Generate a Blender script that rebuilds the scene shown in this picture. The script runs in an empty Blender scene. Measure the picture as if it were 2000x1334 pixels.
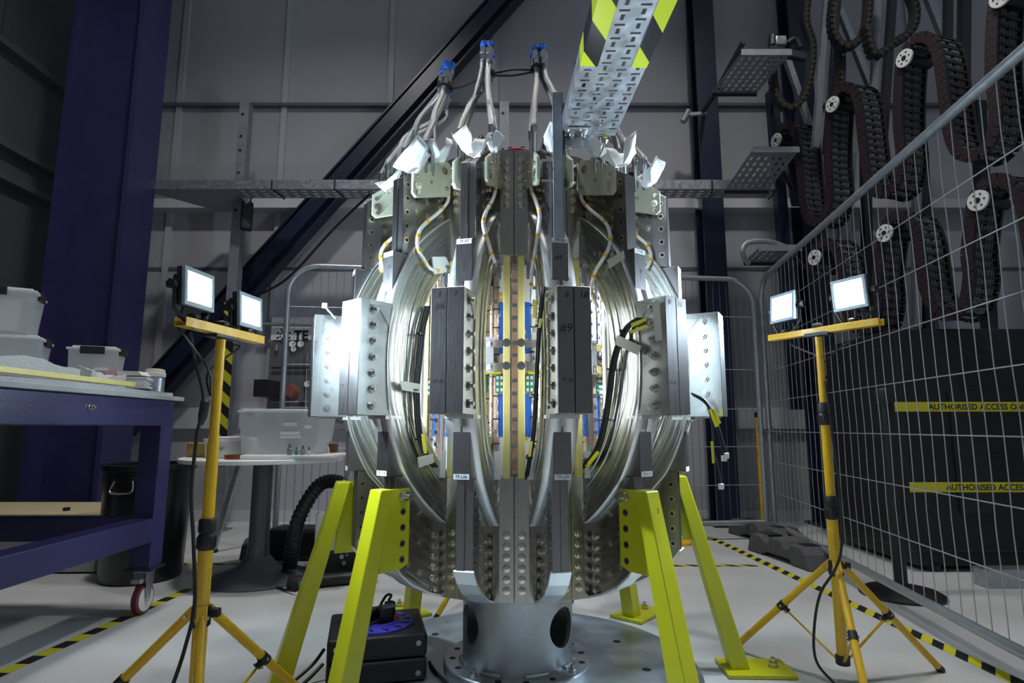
import bpy, bmesh, math, random
from mathutils import Vector, Matrix
random.seed(7)
S = bpy.context.scene
C = S.collection
# ------------------------------------------------------------------ camera
FPX, TILT, CAMH = 1156.5, math.radians(8.292), 0.87
cd = bpy.data.cameras.new('camera'); cam = bpy.data.objects.new('camera', cd); C.objects.link(cam)
cd.sensor_width = 36.0; cd.lens = FPX/2000*36.0; cd.clip_start = .05; cd.clip_end = 100
cam.location = (0, 0, CAMH); cam.rotation_euler = (math.pi/2+TILT, 0, 0)
S.camera = cam
# ------------------------------------------------------------------ world (dim hall) and exposure
w = bpy.data.worlds.new('hall_ambience'); S.world = w; w.use_nodes = True
bg = w.node_tree.nodes['Background']; bg.inputs[0].default_value = (.78, .88, 1.0, 1); bg.inputs[1].default_value = .15
S.view_settings.view_transform = 'Standard'; S.view_settings.look = 'None'
S.view_settings.exposure = 0.0; S.view_settings.gamma = 1.0; S.view_settings.use_curve_mapping = False
LAMP = 850.0           # radiance of the flood-light glass
# ------------------------------------------------------------------ pixel -> place helpers
ct, st = math.cos(TILT), math.sin(TILT)
def ray(u, v):
    a = (u-1000)/FPX; b = (667-v)/FPX
    return Vector((a, ct-b*st, st+b*ct))
def P(u, v, Y):
    r = ray(u, v); return Vector((0, 0, CAMH))+r*(Y/r.y)
def G(u, v, Z=0.0):
    r = ray(u, v); return Vector((0, 0, CAMH))+r*((Z-CAMH)/r.z)
# ------------------------------------------------------------------ materials
MATS = {}
def nn(t, k, **kw):
    n = t.nodes.new(k)
    for a, b in kw.items(): setattr(n, a, b)
    return n
def mat(name, col, rough=.5, metal=0.0, bump=0.0, bscale=60.0, var=0.0, vscale=8.0, spec=.5, trans=0.0, alpha=1.0, emit=None, aniso=0.0, coat=0.0, stretch=None):
    m = bpy.data.materials.new(name); m.use_nodes = True; t = m.node_tree
    b = t.nodes['Principled BSDF']
    b.inputs['Base Color'].default_value = (*col, 1); b.inputs['Roughness'].default_value = rough
    b.inputs['Metallic'].default_value = metal; b.inputs['Specular IOR Level'].default_value = spec
    b.inputs['Transmission Weight'].default_value = trans; b.inputs['Alpha'].default_value = alpha
    b.inputs['Anisotropic'].default_value = aniso; b.inputs['Coat Weight'].default_value = coat
    if emit:
        b.inputs['Emission Color'].default_value = (*emit[0], 1); b.inputs['Emission Strength'].default_value = emit[1]
    tc = nn(t, 'ShaderNodeTexCoord'); vec = tc.outputs['Object']
    if stretch:
        mp = nn(t, 'ShaderNodeMapping'); mp.inputs['Scale'].default_value = stretch
        t.links.new(vec, mp.inputs[0]); vec = mp.outputs[0]
    if var > 0:
        n = nn(t, 'ShaderNodeTexNoise'); n.inputs['Scale'].default_value = vscale; n.inputs['Detail'].default_value = 6
        t.links.new(vec, n.inputs[0])
        r = nn(t, 'ShaderNodeMapRange'); r.inputs[1].default_value = .3; r.inputs[2].default_value = .7
        r.inputs[3].default_value = 1-var; r.inputs[4].default_value = 1+var
        t.links.new(n.outputs[0], r.inputs[0])
        h = nn(t, 'ShaderNodeHueSaturation'); h.inputs['Color'].default_value = (*col, 1)
        t.links.new(r.outputs[0], h.inputs['Value']); t.links.new(h.outputs[0], b.inputs['Base Color'])
        r2 = nn(t, 'ShaderNodeMapRange'); r2.inputs[1].default_value = .3; r2.inputs[2].default_value = .7
        r2.inputs[3].default_value = max(.02, rough-.12*var/.2); r2.inputs[4].default_value = min(1, rough+.12*var/.2)
        t.links.new(n.outputs[0], r2.inputs[0]); t.links.new(r2.outputs[0], b.inputs['Roughness'])
    if bump > 0:
        n = nn(t, 'ShaderNodeTexNoise'); n.inputs['Scale'].default_value = bscale; n.inputs['Detail'].default_value = 4
        t.links.new(vec, n.inputs[0])
        bp = nn(t, 'ShaderNodeBump'); bp.inputs['Strength'].default_value = bump; bp.inputs['Distance'].default_value = .01
        t.links.new(n.outputs[0], bp.inputs['Height']); t.links.new(bp.outputs[0], b.inputs['Normal'])
    MATS[name] = m; return m
def milled(name, col, rough, center, scale, freq, strength):
    """machined metal whose tool path runs in rings about a centre of the limb"""
    m = mat(name, col, rough, 1.0); t = m.node_tree; b = t.nodes['Principled BSDF']
    tc = nn(t, 'ShaderNodeTexCoord'); mp = nn(t, 'ShaderNodeMapping')
    mp.inputs['Location'].default_value = (-center[0]*scale[0], 0, -center[1]*scale[1]); mp.inputs['Scale'].default_value = (scale[0], 0, scale[1])
    t.links.new(tc.outputs['Object'], mp.inputs[0])
    no = nn(t, 'ShaderNodeTexNoise'); no.inputs['Scale'].default_value = 6; no.inputs['Detail'].default_value = 2
    t.links.new(tc.outputs['Object'], no.inputs[0])
    ln = nn(t, 'ShaderNodeVectorMath', operation='LENGTH'); t.links.new(mp.outputs[0], ln.inputs[0])
    ad = nn(t, 'ShaderNodeMath', operation='MULTIPLY_ADD'); ad.inputs[1].default_value = .014
    t.links.new(no.outputs[0], ad.inputs[0]); t.links.new(ln.outputs['Value'], ad.inputs[2])
    # streaks that follow the tool path: noise fed with (ring distance, angle)
    sp = nn(t, 'ShaderNodeSeparateXYZ'); t.links.new(mp.outputs[0], sp.inputs[0])
    an = nn(t, 'ShaderNodeMath', operation='ARCTAN2'); t.links.new(sp.outputs[2], an.inputs[0]); t.links.new(sp.outputs[0], an.inputs[1])
    s1 = nn(t, 'ShaderNodeMath', operation='MULTIPLY'); s1.inputs[1].default_value = freq; t.links.new(ad.outputs[0], s1.inputs[0])
    s2 = nn(t, 'ShaderNodeMath', operation='MULTIPLY'); s2.inputs[1].default_value = 1.1; t.links.new(an.outputs[0], s2.inputs[0])
    cb = nn(t, 'ShaderNodeCombineXYZ'); t.links.new(s1.outputs[0], cb.inputs[0]); t.links.new(s2.outputs[0], cb.inputs[1])
    n2 = nn(t, 'ShaderNodeTexNoise'); n2.inputs['Scale'].default_value = 1.0; n2.inputs['Detail'].default_value = 3
    t.links.new(cb.outputs[0], n2.inputs[0])
    bp = nn(t, 'ShaderNodeBump'); bp.inputs['Strength'].default_value = strength; bp.inputs['Distance'].default_value = .006
    t.links.new(n2.outputs[0], bp.inputs['Height']); t.links.new(bp.outputs[0], b.inputs['Normal'])
    r2 = nn(t, 'ShaderNodeMapRange'); r2.inputs[1].default_value = .3; r2.inputs[2].default_value = .7
    r2.inputs[3].default_value = rough-.08; r2.inputs[4].default_value = rough+.10
    t.links.new(n2.outputs[0], r2.inputs[0]); t.links.new(r2.outputs[0], b.inputs['Roughness'])
    return m
def hazard(name, axis, period, diag, cA=(.55, .52, .02), cB=(.012, .012, .014), rough=.45, metal=0.0):
    """black and yellow striped tape: printed stripes along one object axis"""
    m = mat(name, cA, rough, metal); t = m.node_tree; b = t.nodes['Principled BSDF']
    tc = nn(t, 'ShaderNodeTexCoord'); sp = nn(t, 'ShaderNodeSeparateXYZ'); t.links.new(tc.outputs['Object'], sp.inputs[0])
    a = sp.outputs[axis]; o = sp.outputs[diag[0]]
    ma = nn(t, 'ShaderNodeMath', operation='MULTIPLY_ADD'); ma.inputs[1].default_value = diag[1]
    t.links.new(o, ma.inputs[0]); t.links.new(a, ma.inputs[2])
    dv = nn(t, 'ShaderNodeMath', operation='DIVIDE'); dv.inputs[1].default_value = period; t.links.new(ma.outputs[0], dv.inputs[0])
    fr = nn(t, 'ShaderNodeMath', operation='FRACT'); t.links.new(dv.outputs[0], fr.inputs[0])
    gt = nn(t, 'ShaderNodeMath', operation='GREATER_THAN'); gt.inputs[1].default_value = .5; t.links.new(fr.outputs[0], gt.inputs[0])
    mx = nn(t, 'ShaderNodeMix', data_type='RGBA'); mx.inputs[6].default_value = (*cA, 1); mx.inputs[7].default_value = (*cB, 1)
    t.links.new(gt.outputs[0], mx.inputs[0]); t.links.new(mx.outputs[2], b.inputs['Base Color'])
    return m
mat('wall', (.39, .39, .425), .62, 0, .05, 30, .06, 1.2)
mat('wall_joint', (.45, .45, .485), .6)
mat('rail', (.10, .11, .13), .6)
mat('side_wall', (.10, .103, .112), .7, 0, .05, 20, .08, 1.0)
mat('floor', (.50, .515, .515), .42, 0, .10, 9, .10, 2.6)
mat('navy', (.010, .016, .040), .35, 0, .04, 40)
mat('purple', (.030, .027, .104), .42, 0, .08, 60, .10, 5)
mat('steel_dark', (.03, .034, .042), .45, .4)
mat('galv', (.46, .49, .53), .36, .9, .08, 90, .14, 30)
mat('galv_dull', (.27, .29, .32), .5, .55, .05, 60, .12, 20)
mat('tube_steel', (.40, .44, .48), .40, .75, .05, 60, .08, 20)
mat('wire', (.42, .45, .48), .45, .6)
mat('wire_dark', (.16, .17, .19), .5, .5)
mat('black', (.012, .012, .014), .45)
mat('black_gloss', (.012, .013, .016), .28)
mat('rubber', (.02, .02, .022), .6)
mat('grey_rubber', (.085, .085, .09), .85, 0, .5, 60, .2, 25)
mat('chain', (.012, .011, .013), .5)
mat('chain_cable', (.22, .22, .23), .6)
mat('red_dot', (.16, .008, .018), .5)
mat('yellow', (.72, .43, .012), .28, 0, .05, 20, .05, 9, coat=.3)
mat('leg_yellow', (.52, .52, .010), .36, 0, .06, 30, .05, 7, coat=.2)
mat('belt', (.62, .56, .03), .55)
mat('chain_mark', (.20, .15, .01), .6)
mat('white', (.74, .75, .74), .5)
mat('cream', (.70, .68, .60), .55)
mat('label', (.80, .82, .84), .5)
mat('ink', (.008, .008, .010), .6)
mat('ink_soft', (.05, .05, .055), .7)
mat('steel', (.60, .58, .55), .26, 1.0)
mat('bolt', (.66, .60, .50), .24, 1.0)
mat('bolt_dark', (.30, .28, .26), .3, 1.0)
mat('hole', (.006, .006, .007), .6)
mat('extruded', (.27, .258, .26), .34, 1.0, .05, 8, .07, 14, stretch=(60, 60, 1.2))
mat('plate_metal', (.50, .49, .45), .30, 1.0, .10, 26, .10, 12)
mat('rim', (.86, .87, .86), .46, 1.0, .05, 14, .06, 20)
milled('milled', (.55, .56, .54), .25, (.10, 0), (1.0, .95), 100, .36)
milled('milled_plate', (.36, .35, .32), .24, (.10, 0), (1.0, .95), 70, .30)
mat('plate_bright', (.56, .57, .56), .30, 1.0, .10, 9, .10, 14)
mat('core', (.44, .41, .38), .30, 1.0, .04, 10, .06, 14, stretch=(14, 14, 1))
mat('pedestal', (.52, .55, .58), .42, .92, .05, 50, .10, 18)
mat('base_plate', (.44, .48, .52), .40, .9, .06, 20, .16, 6)
mat('grp', (.45, .46, .35), .45, 0, .04, 60, .06, 20)
mat('grp_yellow', (.74, .66, .24), .45, 0, .03, 60, .05, 14)
mat('copper', (.56, .37, .28), .38, .85, .06, 30, .12, 20)
mat('blue_tape', (.01, .13, .62), .4, 0, .6, 30)
mat('white_wrap', (.80, .83, .85), .45)
mat('pcb', (.02, .26, .16), .45)
mat('foil', (.75, .77, .78), .22, 1.0, .5, 30)
mat('hose', (.34, .345, .35), .34, .95, .8, 420)
mat('fitting', (.62, .63, .65), .2, 1.0)
mat('blue_cap', (.01, .12, .55), .35)
mat('cable_white', (.78, .77, .72), .5)
mat('kapton', (.80, .42, .01), .35)
mat('tag_yellow', (.72, .66, .03), .5)
mat('masking', (.55, .53, .47), .7)
mat('red', (.42, .012, .02), .4)
mat('red_faded', (.22, .06, .045), .6)
mat('plastic_sheet', (.86, .89, .91), .5)
mat('clear_box', (.90, .93, .96), .22, 0, 0, 1, 0, 1, .5, 0, .34)
mat('box_rim', (.72, .75, .78), .35, 0, 0, 1, 0, 1, .5, 0, .85)
mat('bubble', (.70, .73, .75), .3, 0, .9, 120, 0, 1, .5, 0, .7)
mat('wood', (.52, .44, .27), .6, 0, .05, 20, .1, 9, stretch=(2, 14, 14))
mat('board', (.36, .37, .37), .65, 0, .1, 30, .12, 6)
mat('cardboard', (.50, .35, .10), .7)
mat('paper', (.70, .70, .70), .6)
mat('orange', (.75, .09, .03), .5)
mat('amber', (.20, .045, .01), .2)
mat('brown', (.16, .06, .03), .5)
mat('blue_plastic', (.02, .07, .42), .4)
mat('reel_blue', (.07, .06, .62), .35)
mat('table_white', (.84, .86, .86), .35)
mat('table_leg', (.13, .135, .15), .38, .4)
mat('caster_white', (.66, .67, .66), .4)
mat('caster_red', (.14, .02, .03), .5)
mat('extractor', (.78, .80, .79), .45)
mat('gauge_panel', (.11, .11, .12), .55)
mat('sign', (.66, .67, .70), .5)
mat('cabinet', (.010, .010, .012), .5)
mat('skirting', (.50, .50, .52), .6)
mat('lamp_frame', (.32, .40, .48), .35, .2)
mat('bay_glass', (1, 1, 1), .3, emit=((1.0, .97, .93), 235.0))
mat('lamp_glass', (1, 1, 1), .3, emit=((.68, .86, 1.0), LAMP))
hazard('floor_tape', 0, .12, (1, 1.1))
hazard('floor_tape_square', 0, .16, (1, 0.0))
hazard('post_tape', 2, .19, (0, .9))
hazard('tray_tape', 1, .215, (0, -1.5), (.36, .41, .02), (.010, .010, .012), .18)
# ------------------------------------------------------------------ mesh helper
O = {}
class MB:
    def __init__(s): s.v = []; s.f = []; s.m = []; s.cur = 0
    def mat(s, i): s.cur = i; return s
    def add(s, vs, fs):
        b = len(s.v); s.v += [Vector(p) for p in vs]
        for f in fs: s.f.append([i+b for i in f]); s.m.append(s.cur)
        return s
    def box(s, c, d, rz=0.0):
        c = Vector(c); R = Matrix.Rotation(rz, 3, 'Z'); h = Vector(d)/2
        vs = [c+R@Vector((x*h.x, y*h.y, z*h.z)) for x in (-1, 1) for y in (-1, 1) for z in (-1, 1)]
        return s.add(vs, [(0, 1, 3, 2), (4, 6, 7, 5), (0, 4, 5, 1), (2, 3, 7, 6), (0, 2, 6, 4), (1, 5, 7, 3)])
    def span(s, a, b):
        a = Vector(a); b = Vector(b); return s.box((a+b)/2, [abs(x) for x in (b-a)])
    def bar(s, p0, p1, w, h, up=(0, 0, 1)):
        p0 = Vector(p0); p1 = Vector(p1); d = (p1-p0).normalized(); up = Vector(up)
        x = d.cross(up)
        if x.length < 1e-4: x = d.cross(Vector((1, 0, 0)))
        x.normalize(); y = x.cross(d)
        vs = [p+x*(a*w/2)+y*(b*h/2) for p in (p0, p1) for a, b in ((-1, -1), (1, -1), (1, 1), (-1, 1))]
        return s.add(vs, [(0, 3, 2, 1), (4, 5, 6, 7), (0, 1, 5, 4), (1, 2, 6, 5), (2, 3, 7, 6), (3, 0, 4, 7)])
    def tube(s, pts, r, n=8, cap=True):
        pts = [Vector(p) for p in pts]; rs = r if isinstance(r, (list, tuple)) else [r]*len(pts)
        rings = []; up = None
        for i, p in enumerate(pts):
            d = (pts[min(i+1, len(pts)-1)]-pts[max(i-1, 0)]).normalized()
            if up is None:
                up = d.orthogonal().normalized()
            up = (up-d*up.dot(d)).normalized(); x = d.cross(up)
            rings.append([p+(up*math.cos(2*math.pi*k/n)+x*math.sin(2*math.pi*k/n))*rs[i] for k in range(n)])
        vs = [q for rr in rings for q in rr]; fs = []
        for i in range(len(pts)-1):
            for k in range(n):
                a = i*n+k; b = i*n+(k+1) % n; fs.append((a, b, b+n, a+n))
        if cap: fs.append(tuple(range(n-1, -1, -1))); fs.append(tuple((len(pts)-1)*n+k for k in range(n)))
        return s.add(vs, fs)
    def cyl(s, p0, p1, r, n=16, r2=None): return s.tube([p0, p1], [r, r if r2 is None else r2], n)
    def prism(s, poly, o, u, v, d):
        """polygon (a,b) in o+a*u+b*v, extruded by vector d"""
        o = Vector(o); u = Vector(u); v = Vector(v); d = Vector(d); n = len(poly)
        vs = [o+u*a+v*b for a, b in poly]+[o+u*a+v*b+d for a, b in poly]
        fs = [tuple(range(n-1, -1, -1)), tuple(range(n, 2*n))]+[(i, (i+1) % n, (i+1) % n+n, i+n) for i in range(n)]
        return s.add(vs, fs)
    def lathe(s, prof, o=(0, 0, 0), n=32, axis=None, close=False):
        o = Vector(o); z = Vector(axis or (0, 0, 1)).normalized(); x = z.orthogonal().normalized(); y = z.cross(x)
        if axis is None: x, y = Vector((1, 0, 0)), Vector((0, 1, 0))
        vs = [o+(x*math.cos(2*math.pi*k/n)+y*math.sin(2*math.pi*k/n))*r+z*h for r, h in prof for k in range(n)]
        fs = []; L = len(prof)
        for i in range(L-1 if not close else L):
            for k in range(n):
                a = i*n+k; b = i*n+(k+1) % n; j = ((i+1) % L)*n
                fs.append((a, b, j+(k+1) % n, j+k))
        if not close: fs.append(tuple(range(n-1, -1, -1))); fs.append(tuple((L-1)*n+k for k in range(n)))
        return s.add(vs, fs)
    def build(s, name, m, parent=None, keep=False, smooth=35, bevel=0, seg=2, solid=0, coll=True):
        me = bpy.data.meshes.new(name)
        c = Vector((0, 0, 0))
        if not keep and s.v:
            lo = Vector([min(p[i] for p in s.v) for i in range(3)]); hi = Vector([max(p[i] for p in s.v) for i in range(3)])
            c = (lo+hi)/2
            if parent is None: c.z = lo.z
        me.from_pydata([p-c for p in s.v], [], s.f)
        ms = m if isinstance(m, (list, tuple)) else [m]
        for k in ms: me.materials.append(MATS[k])
        if len(ms) > 1: me.polygons.foreach_set('material_index', s.m)
        bm = bmesh.new(); bm.from_mesh(me); bmesh.ops.recalc_face_normals(bm, faces=bm.faces[:]); bm.to_mesh(me); bm.free()
        if smooth:
            me.polygons.foreach_set('use_smooth', [True]*len(me.polygons)); me.set_sharp_from_angle(angle=math.radians(smooth))
        o = bpy.data.objects.new(name, me); C.objects.link(o)
        if bevel:
            b = o.modifiers.new('bevel', 'BEVEL'); b.width = bevel; b.segments = seg; b.limit_method = 'ANGLE'; b.angle_limit = math.radians(40); b.harden_normals = False
        if solid:
            b = o.modifiers.new('solid', 'SOLIDIFY'); b.thickness = solid; b.offset = 0
        if parent is not None:
            o.parent = parent; o.location = c-O[parent]
        else: o.location = c
        O[o] = c
        return o
def empty(name, loc, rz=0.0, local=False):
    o = bpy.data.objects.new(name, None); C.objects.link(o); o.location = loc; o.rotation_euler = (0, 0, rz); o.empty_display_size = .1
    O[o] = Vector((0, 0, 0)) if local else Vector(loc)
    return o
def tag(o, label, cat, group=None, kind=None):
    if label: o['label'] = label
    if cat: o['category'] = cat
    if group: o['group'] = group
    if kind: o['kind'] = kind
    return o
def structure(o): o['kind'] = 'structure'; return o
def dup(src, parent, loc=None, rot=None, name=None):
    o = src.copy(); C.objects.link(o); o.parent = parent
    if loc is not None: o.location = loc
    if rot is not None: o.rotation_euler = rot
    O[o] = Vector(loc) if loc is not None else O.get(src, Vector((0, 0, 0)))
    return o
def copy_tree(src, parent):
    o = src.copy(); C.objects.link(o); o.parent = parent; O[o] = O.get(src, Vector((0, 0, 0)))
    for ch in list(src.children): copy_tree(ch, o)
    return o
def text(txt, size, pos, xd, yd, m, parent, name='lettering', off=.0004, shear=0.0, align='CENTER', bold=0.0):
    cu = bpy.data.curves.new('txt', 'FONT'); cu.body = txt; cu.size = size; cu.align_x = align; cu.align_y = 'CENTER'; cu.shear = shear; cu.offset = bold; cu.resolution_u = 3
    to = bpy.data.objects.new('txt', cu); C.objects.link(to)
    bpy.context.view_layer.update()
    me = bpy.data.meshes.new_from_object(to.evaluated_get(bpy.context.evaluated_depsgraph_get())); me.name = name
    bpy.data.objects.remove(to)
    xd = Vector(xd).normalized(); yd = Vector(yd).normalized(); zd = xd.cross(yd)
    pos = Vector(pos)+zd*off
    for vv in me.vertices: vv.co = xd*vv.co.x+yd*vv.co.y
    me.materials.clear(); me.materials.append(MATS[m])
    o = bpy.data.objects.new(name, me); C.objects.link(o)
    if parent is not None: o.parent = parent; o.location = pos-O[parent]
    else: o.location = pos
    O[o] = pos
    return o
def catmull(pts, n=6):
    pts = [Vector(p) for p in pts]; out = []
    for i in range(len(pts)-1):
        p0 = pts[max(i-1, 0)]; p1 = pts[i]; p2 = pts[i+1]; p3 = pts[min(i+2, len(pts)-1)]
        for k in range(n):
            t = k/n; out.append(.5*((2*p1)+(p2-p0)*t+(2*p0-5*p1+4*p2-p3)*t*t+(3*p1-p0-3*p2+p3)*t**3))
    out.append(pts[-1]); return out
def hexpoly(r): return [(r*math.cos(math.pi/3*k), r*math.sin(math.pi/3*k)) for k in range(6)]
# ================================================================== THE HALL
WY = 5.75
fl = structure(MB().span((-7, -3, -.1), (8, 6.2, 0)).build('floor', 'floor', keep=True, smooth=0))
wb = structure(MB().span((-4.8, WY+.03, 0), (8, WY+.2, 8)).build('wall_back', 'rail', keep=True, smooth=0))
O[wb] = Vector((0, 0, 0))
xs = [-4.55+1.095*i for i in range(12)]
tiers = [(.10, 2.43), (2.45, 3.02), (3.13, 4.16), (4.19, 7.9)]
for i in range(11):
    for z0, z1 in tiers:
        MB().span((xs[i]+.006, WY, z0), (xs[i+1]-.006, WY+.04, z1)).build('wall_panel', 'wall', wb, smooth=0)
for i in range(1, 11):
    MB().span((xs[i]-.028, WY-.03, .1), (xs[i]+.028, WY+.01, 3.02)).build('joint_strip', 'wall_joint', wb, smooth=0)
    MB().span((xs[i]-.028, WY-.03, 3.13), (xs[i]+.028, WY+.01, 7.9)).build('joint_strip', 'wall_joint', wb, smooth=0)
MB().prism([(-.16, 0), (.02, 0), (.02, .11), (-.12, .11)], (-4.7, WY, 3.02), (0, 1, 0), (0, 0, 1), (12.4, 0, 0)).build('sheeting_rail', 'wall_joint', wb, smooth=0)
MB().span((-4.7, WY-.06, 4.16), (7.7, WY+.02, 4.19)).build('sheeting_rail', 'rail', wb, smooth=0)
MB().span((-4.7, WY-.012, 2.425), (7.7, WY+.02, 2.455)).build('sheeting_rail', 'rail', wb, smooth=0)
for a, b in ((-4.5, -2.75), (-2.6, 1.62), (2.15, 7.6)):
    MB().span((a, WY-.07, .86), (b, WY, 1.06)).build('cable_trunking', 'skirting', wb, smooth=0, bevel=.004)
structure(MB().span((-4.7, WY-.02, 0), (7.7, WY+.02, .10)).build('baseboard_back', 'skirting', smooth=0))
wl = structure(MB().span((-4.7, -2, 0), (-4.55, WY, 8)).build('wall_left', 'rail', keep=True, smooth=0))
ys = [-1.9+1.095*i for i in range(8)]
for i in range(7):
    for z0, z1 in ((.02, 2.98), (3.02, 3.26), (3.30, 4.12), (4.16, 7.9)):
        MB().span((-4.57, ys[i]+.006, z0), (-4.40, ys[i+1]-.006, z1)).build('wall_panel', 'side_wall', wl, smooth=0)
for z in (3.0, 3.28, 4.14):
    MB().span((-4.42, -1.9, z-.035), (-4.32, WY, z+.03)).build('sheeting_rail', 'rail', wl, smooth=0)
# high-bay lamps of the hall (above the frame)
for hx, hy, nm in ((-1.5, 2.6, 'left'), (1.6, 2.6, 'right')):
    e = empty('high_bay_lamp', (hx, hy, 6.6))
    MB().lathe([(.312, -.26), (.312, .02), (.12, .20), (.12, .34), (.02, .34), (.02, .19), (.30, .0), (.30, -.26)], (hx, hy, 6.6), 32, close=True).build('reflector', 'steel_dark', e)  # deep dark skirt, shaped to keep lamp light off the upper walls
    MB().lathe([(.24, -.006), (.24, -.003)], (hx, hy, 6.6), 32).build('lit_glass', 'bay_glass', e)
    MB().tube([(hx, hy, 6.94), (hx, hy, 8.0)], .01, 6).build('suspension', 'steel_dark', e)
    tag(e, nm + ' round hanging high-bay lamp above the magnet', 'lamp', 'hall high-bay lamps')
# floor tape
def tape(name, p0, p1, w, m, label):
    p0 = Vector(p0); p1 = Vector(p1); d = p1-p0; L = d.length; a = math.atan2(d.y, d.x)
    o = MB().span((0, -w/2, 0), (L, w/2, .0012)).build(name, m, keep=True, smooth=0)
    o.location = (p0.x, p0.y, .0006); o.rotation_euler = (0, 0, a)
    return tag(o, label, 'tape')
def ext(a, b, t): a = Vector(a); b = Vector(b); return a+(b-a)*t
a, b = G(0, 1325), G(365, 1168)
tape('floor_tape', ext(a, b, -.6), G(478, 1102), .055, 'floor_tape_square', 'block-striped black and yellow floor tape running past the purple bench')
a, b = G(1388, 1050), G(1995, 1336)
tape('floor_tape', a, ext(a, b, 1.3), .06, 'floor_tape', 'long diagonal-striped black and yellow floor tape beside the mesh fence')
tape('floor_tape', G(1300, 1050), G(1392, 1050), .05, 'floor_tape', 'short black and yellow floor tape furthest back, meeting the long strip')
tape('floor_tape', G(1290, 1105), G(1478, 1105), .05, 'floor_tape', 'crosswise black and yellow floor tape running behind the right yellow leg')
tape('floor_tape', G(150, 1100), G(478, 1102), .05, 'floor_tape', 'crosswise black and yellow floor tape behind the black bin')
# columns and brace
def hcol(name, x, y, w, d, z1, m, label, tf=.03, axis='x'):
    e = empty(name, (x, y, 0))
    if axis == 'x':      # web faces the viewer, flanges left and right
        MB().span((x-w/2+tf, y-.012, .02), (x+w/2-tf, y+.012, z1)).build('web', m, e, smooth=0)
        for s in (-1, 1): MB().span((x+s*(w/2-tf), y-d/2, .02), (x+s*w/2, y+d/2, z1)).build('flange', m, e, smooth=0)
    else:
        MB().span((x-.012, y-d/2+tf, .02), (x+.012, y+d/2-tf, z1)).build('web', m, e, smooth=0)
        for s in (-1, 1): MB().span((x-w/2, y+s*(d/2-tf), .02), (x+w/2, y+s*d/2, z1)).build('flange', m, e, smooth=0)
    MB().span((x-w/2-.05, y-d/2-.05, 0), (x+w/2+.05, y+d/2+.05, .025)).build('base_plate', m, e, smooth=0)
    return tag(e, label, 'column')
hcol('steel_column', -3.42, 4.75, .60, .36, 8, 'purple', 'massive purple I-section steel column behind the bench', .04)
hcol('steel_column', 1.93, 5.55, .20, .24, 8, 'navy', 'dark navy steel column against the back wall right of the magnet', .025, 'y')
hcol('steel_column', 2.86, 5.50, .20, .24, 8, 'navy', 'dark navy steel column at the back wall behind the cable chains', .025, 'y')
br = empty('diagonal_brace', P(600, 440, 5.5))
p0, p1 = P(235, 835, 5.52), P(1060, -82, 5.52)
MB().bar(p0, p1, .13, .22, (0, -1, 0)).build('web', 'navy', br, smooth=0)
d = (p1-p0).normalized(); nrm = d.cross(Vector((0, 1, 0)))
for s in (-1, 1):
    MB().bar(p0+nrm*s*.115, p1+nrm*s*.115, .15, .018, nrm).build('flange', 'navy', br, smooth=0)
tag(br, 'dark navy diagonal steel brace rising across the back wall', 'brace')
# slotted uprights with holes
def upright(px, v0, z0, Y, label, haz=False):
    c = P(px, v0, Y); e = empty('steel_upright', (c.x, Y, 0))
    m = MB(); z1 = c.z
    m.span((c.x-.045, Y-.045, z0), (c.x+.045, Y-.037, z1)); m.span((c.x-.045, Y-.04, z0), (c.x-.037, Y+.045, z1)); m.span((c.x+.037, Y-.04, z0), (c.x+.045, Y+.045, z1))
    m.build('channel', 'galv_dull', e, smooth=0)
    k = 0; z = z1-.12
    while z > max(z0, z1-1.1):
        MB().cyl((c.x-.012, Y-.0475, z), (c.x-.012, Y-.044, z), .014, 10).build('bolt_hole', 'hole', e)
        z -= .14 if k % 2 else .22; k += 1
    if haz: MB().span((c.x-.052, Y-.052, .55), (c.x+.052, Y-.046, 2.0)).build('hazard_tape', 'post_tape', e, smooth=0)
    MB().span((c.x-.09, Y-.09, 0), (c.x+.09, Y+.09, .012)).build('foot_plate', 'galv_dull', e, smooth=0)
    tag(e, label, 'upright'); return c
upright(482, 205, 0.01, 5.25, 'grey holed steel upright with striped tape, left of the magnet', True)
upright(985, 203, 0.01, 5.25, 'grey holed steel upright rising just behind the magnet top')
# wall cable tray
def perf(mb, u0, u1, w0, w1, holes, o, U, V):
    """perforated sheet: grid of cells minus rectangular holes [(a0,a1,b0,b1)]"""
    us = sorted(set([u0, u1]+[round(h[i], 5) for h in holes for i in (0, 1)])); vs_ = sorted(set([w0, w1]+[round(h[i], 5) for h in holes for i in (2, 3)]))
    H = set()
    iu = {x: i for i, x in enumerate(us)}; iv = {x: i for i, x in enumerate(vs_)}
    for h in holes:
        for i in range(iu[round(h[0], 5)], iu[round(h[1], 5)]):
            for j in range(iv[round(h[2], 5)], iv[round(h[3], 5)]): H.add((i, j))
    o = Vector(o); U = Vector(U); V = Vector(V); n = len(vs_)
    pts = [o+U*a+V*b for a in us for b in vs_]
    fs = [(i*n+j, (i+1)*n+j, (i+1)*n+j+1, i*n+j+1) for i in range(len(us)-1) for j in range(n-1) if (i, j) not in H]
    used = sorted({k for f in fs for k in f}); mp = {k: i for i, k in enumerate(used)}
    mb.add([pts[k] for k in used], [tuple(mp[k] for k in f) for f in fs]); return mb
e = empty('cable_tray', (0, 5.0, 2.93))
z0 = 2.935; xa, xb = -2.45, 2.30
hl = []
for r_ in range(3):
    x = xa+.05
    while x < xb-.06: hl.append((x, x+.045, .04+.055*r_, .06+.055*r_)); x += .09
perf(MB(), xa, xb, 0, .2, hl, (0, 4.93, z0), (1, 0, 0), (0, 1, 0)).build('tray_floor', 'galv_dull', e, smooth=0, solid=.003)
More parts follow.
